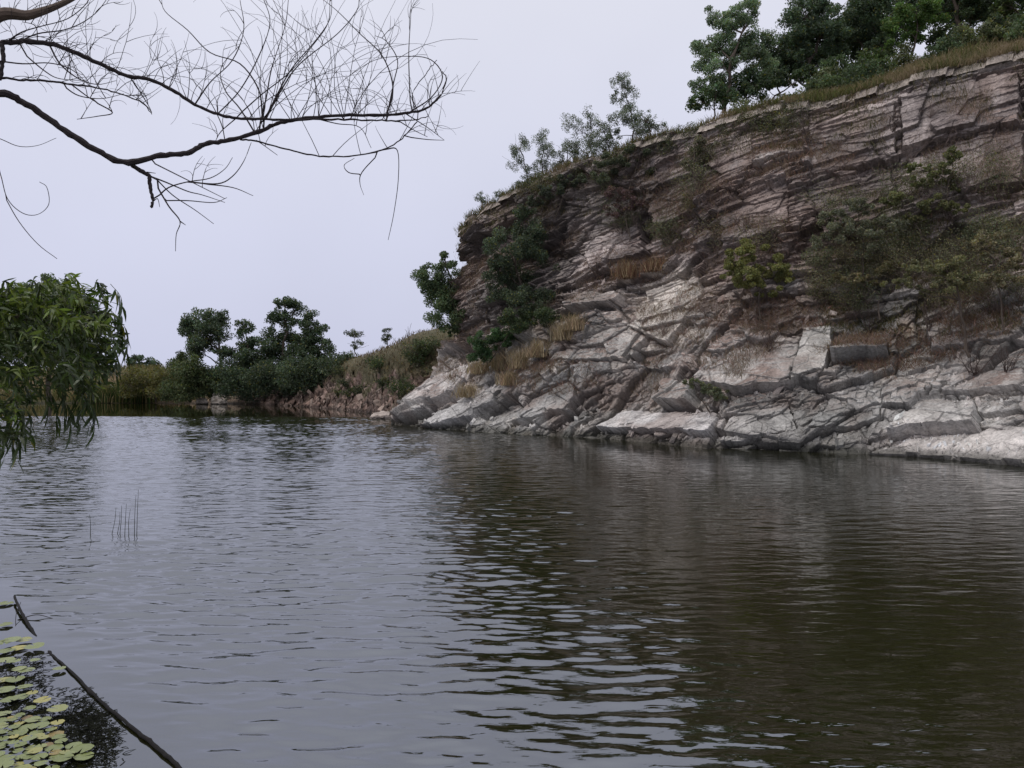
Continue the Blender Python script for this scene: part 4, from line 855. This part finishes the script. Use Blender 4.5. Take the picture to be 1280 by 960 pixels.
# lily pads
def padmat():
    m,nt,N=newmat('lily_pad'); L=nt.links.new; out=N('ShaderNodeOutputMaterial'); p=N('ShaderNodeBsdfPrincipled',i_Roughness=.42)
    oi=N('ShaderNodeObjectInfo'); r=N('ShaderNodeValToRGB'); L(oi.outputs['Random'],r.inputs[0]); e=r.color_ramp.elements
    e[0].color=(.17,.20,.06,1); e[1].color=(.36,.36,.10,1); x=e.new(.5); x.color=(.22,.255,.10,1); x=e.new(.9); x.color=(.38,.34,.10,1); x=e.new(.95); x.color=(.20,.13,.05,1)
    tc=N('ShaderNodeTexCoord'); n=N('ShaderNodeTexNoise',i_Scale=16.,i_Detail=5.); L(tc.outputs['Object'],n.inputs['Vector'])
    k=N('ShaderNodeMapRange'); k.inputs[3].default_value=.55; k.inputs[4].default_value=1.3; L(n.outputs[0],k.inputs[0])
    s=N('ShaderNodeVectorMath',operation='SCALE'); L(r.outputs[0],s.inputs[0]); L(k.outputs[0],s.inputs['Scale']); L(s.outputs[0],p.inputs['Base Color']); L(p.outputs[0],out.inputs[0])
    b=N('ShaderNodeBump',i_Strength=.4,i_Distance=.01); L(n.outputs[0],b.inputs['Height']); L(b.outputs[0],p.inputs['Normal']); return m
PM=padmat()
def padmesh(seed):
    r_=np.random.default_rng(seed); V=[];Fq=[]; na=30; a0=.16
    for k,rf in enumerate((.03,.35,.7,.93,1.)):
        for i in range(na+1):
            a=a0+(2*math.pi-2*a0)*i/na; r=rf*(1+.03*math.sin(3*a+seed)+.025*math.sin(7*a)+r_.normal(0,.006))
            z=.02*math.sin(2*a+seed)*rf+(.05 if rf==1. else 0)*max(0,math.sin(a*2.5+seed))+.012*math.cos(9*a)*rf
            V.append((r*math.cos(a),r*math.sin(a),z))
    for k in range(4):
        for i in range(na): a=k*(na+1)+i; Fq.append((a,a+na+1,a+na+2,a+1))
    return V,Fq
protos=[]
pads=[]
solo=[(7,756,.11,'lily pad furthest from the shore, by the tip of the sunken pole'),(6,783,.10,'lone lily pad at the left edge below the pole tip'),(74,839,.075,'small lily pad touching the sunken pole'),(44,829,.06,'small lily pad on clear water left of the one touching the pole'),(43,812,.12,'lily pad at the right end of the farthest raft of pads'),(72,892,.10,'lily pad reaching over the dark weed beside the pole'),(53,882,.085,'lily pad on dark water just above the dense raft'),(24,874,.10,'pale lily pad on dark water left of the small overlapping pads'),(7,865,.10,'flat lily pad at the left edge amid dark strands'),(31,862,.08,'small lily pad directly above the pale one on dark water'),(72,908,.065,'small round lily pad at the top right corner of the dense raft'),(103,942,.10,'lily pad furthest right on the dark weed')]
for x,y,r,lb in solo: pads.append((wat(x,y),r,lb))
cl_=[(5,808,.1),(15,805,.11),(24,812,.1),(8,816,.1),(30,803,.1),(7,829,.1),(17,831,.08),(33,843,.09),(24,842,.08),(5,852,.09),(19,852,.1),(37,889,.06),(4,897,.08),(12,880,.09),(40,872,.06)]
for x,y,r in cl_: pads.append((wat(x,y),r,None))
def inside(x,y):
    xr=np.interp(y,[898,905,925,940,948,975],[45,66,80,100,112,40] ); return -25<x<xr
tries=0
while len(pads)<265 and tries<20000:
    tries+=1; x=rng.uniform(-30,125); y=rng.uniform(900,985)
    if not inside(x,y): continue
    p=wat(x,y); r=rng.uniform(.045,.09)
    if all(np.linalg.norm((p-q)[:2])>(r+s)*.58 for q,s,_ in pads): pads.append((p,r,None))
for i,(p,r,lb) in enumerate(pads):
    k=i%6
    if k>=len(protos):
        V_,F_=padmesh(k); o=mesh_np('lily_pad',V_,F_,PM,None,True); protos.append(o)
    else: o=protos[k].copy(); COL.objects.link(o)
    o.location=(p[0],p[1],.018+.0045*(i%7)); r*=.72; o.scale=(r,r,r); o.rotation_euler=(rng.normal(0,.02),rng.normal(0,.02),rng.uniform(0,6.28))
    tag(o,lb or 'yellow-green round lily pad in the crowded raft at the lower left','lily pad','lily pads by the near shore')
# dark weed by the pole; strands among pads imitate a tree's dark reflection
g_=Bag(); n=0
while n<2600:
    if rng.random()<.72: x=rng.normal(112,24); y=rng.normal(912,30)
    else: x=rng.uniform(-10,60); y=rng.uniform(818,905)
    lim=np.interp(y,[840,870,900,930,970],[70,118,140,152,145])
    if x>lim+rng.normal(0,3) or y>985 or y<815 or (y<860 and x>60): continue
    p=wat(x,y); a=rng.uniform(0,6.28); l=rng.uniform(.04,.14); e=p+np.array([math.cos(a)*l,math.sin(a)*l,0]); up=abs(rng.normal(0,.004))-.004
    tube(g_,spline([p+[0,0,-.01],(p+e)/2+np.array([rng.normal(0,.02),rng.normal(0,.02),up+.006]),e+[0,0,-.006]],3),.003,.0016,np.array([.010,.011,.007])*rng.uniform(.5,2.2),3); n+=1
tag(g_.obj('water_weed',GRASS),'tangled near-black water weed by the pole, with strands imitating dark reflection among the pads',None,None,'stuff')
# ------------------------------------------------------------------ camera, light, world
cam = bpy.data.cameras.new('camera'); co = bpy.data.objects.new('camera', cam); COL.objects.link(co)
co.location=(0,0,H); co.rotation_euler=(math.pi/2,0,0); cam.sensor_width=36; cam.lens=F/1280*36; cam.clip_end=20000; cam.clip_start=.05
S.camera=co
EL, AZ = math.radians(50), math.radians(-125)     # bright side of the overcast: up and to the left
w = bpy.data.worlds.new("World"); S.world=w; w.use_nodes=True; nt=w.node_tree; nt.nodes.clear(); L=nt.links.new
sky=mk(nt,'ShaderNodeTexSky',sky_type='NISHITA'); sky.sun_disc=False; sky.sun_elevation=EL; sky.sun_rotation=AZ; sky.dust_density=6; sky.air_density=1.5
bg=mk(nt,'ShaderNodeBackground',i_Strength=.1); out=mk(nt,'ShaderNodeOutputWorld')
tc=mk(nt,'ShaderNodeTexCoord'); sp_=mk(nt,'ShaderNodeSeparateXYZ'); L(tc.outputs['Generated'],sp_.inputs[0])
cr=mk(nt,'ShaderNodeValToRGB'); L(sp_.outputs['Z'],cr.inputs[0])
e=cr.color_ramp.elements; e[0].position=0.0; e[0].color=(.60,.625,.80,1); e[1].position=.45; e[1].color=(.74,.75,.85,1)
y_=e.new(.95); y_.color=(1.15,1.16,1.22,1); x=e.new(.18); x.color=(.655,.675,.835,1)
ns=mk(nt,'ShaderNodeTexNoise',i_Scale=2.2,i_Detail=4.); L(tc.outputs['Generated'],ns.inputs['Vector'])
mr=mk(nt,'ShaderNodeMapRange'); mr.inputs[3].default_value=9.3; mr.inputs[4].default_value=11.6; L(ns.outputs[0],mr.inputs[0])
sc=mk(nt,'ShaderNodeVectorMath',operation='SCALE'); L(cr.outputs[0],sc.inputs[0]); L(mr.outputs[0],sc.inputs['Scale'])
mx=mk(nt,'ShaderNodeMixRGB'); mx.inputs[0].default_value=.94; L(sky.outputs[0],mx.inputs[1]); L(sc.outputs[0],mx.inputs[2])
L(mx.outputs[0],bg.inputs[0]); L(bg.outputs[0],out.inputs[0])
sun=bpy.data.lights.new('sun','SUN'); sun.energy=SUNE; sun.angle=math.radians(25); sun.color=(1,.96,.91)
so=bpy.data.objects.new('sun',sun); COL.objects.link(so)
dirv=Vector((math.sin(AZ)*math.cos(EL), math.cos(AZ)*math.cos(EL), math.sin(EL)))
so.rotation_euler=dirv.to_track_quat('Z','Y').to_euler()
S.view_settings.view_transform='Standard'; S.view_settings.look='None'; S.view_settings.exposure=0
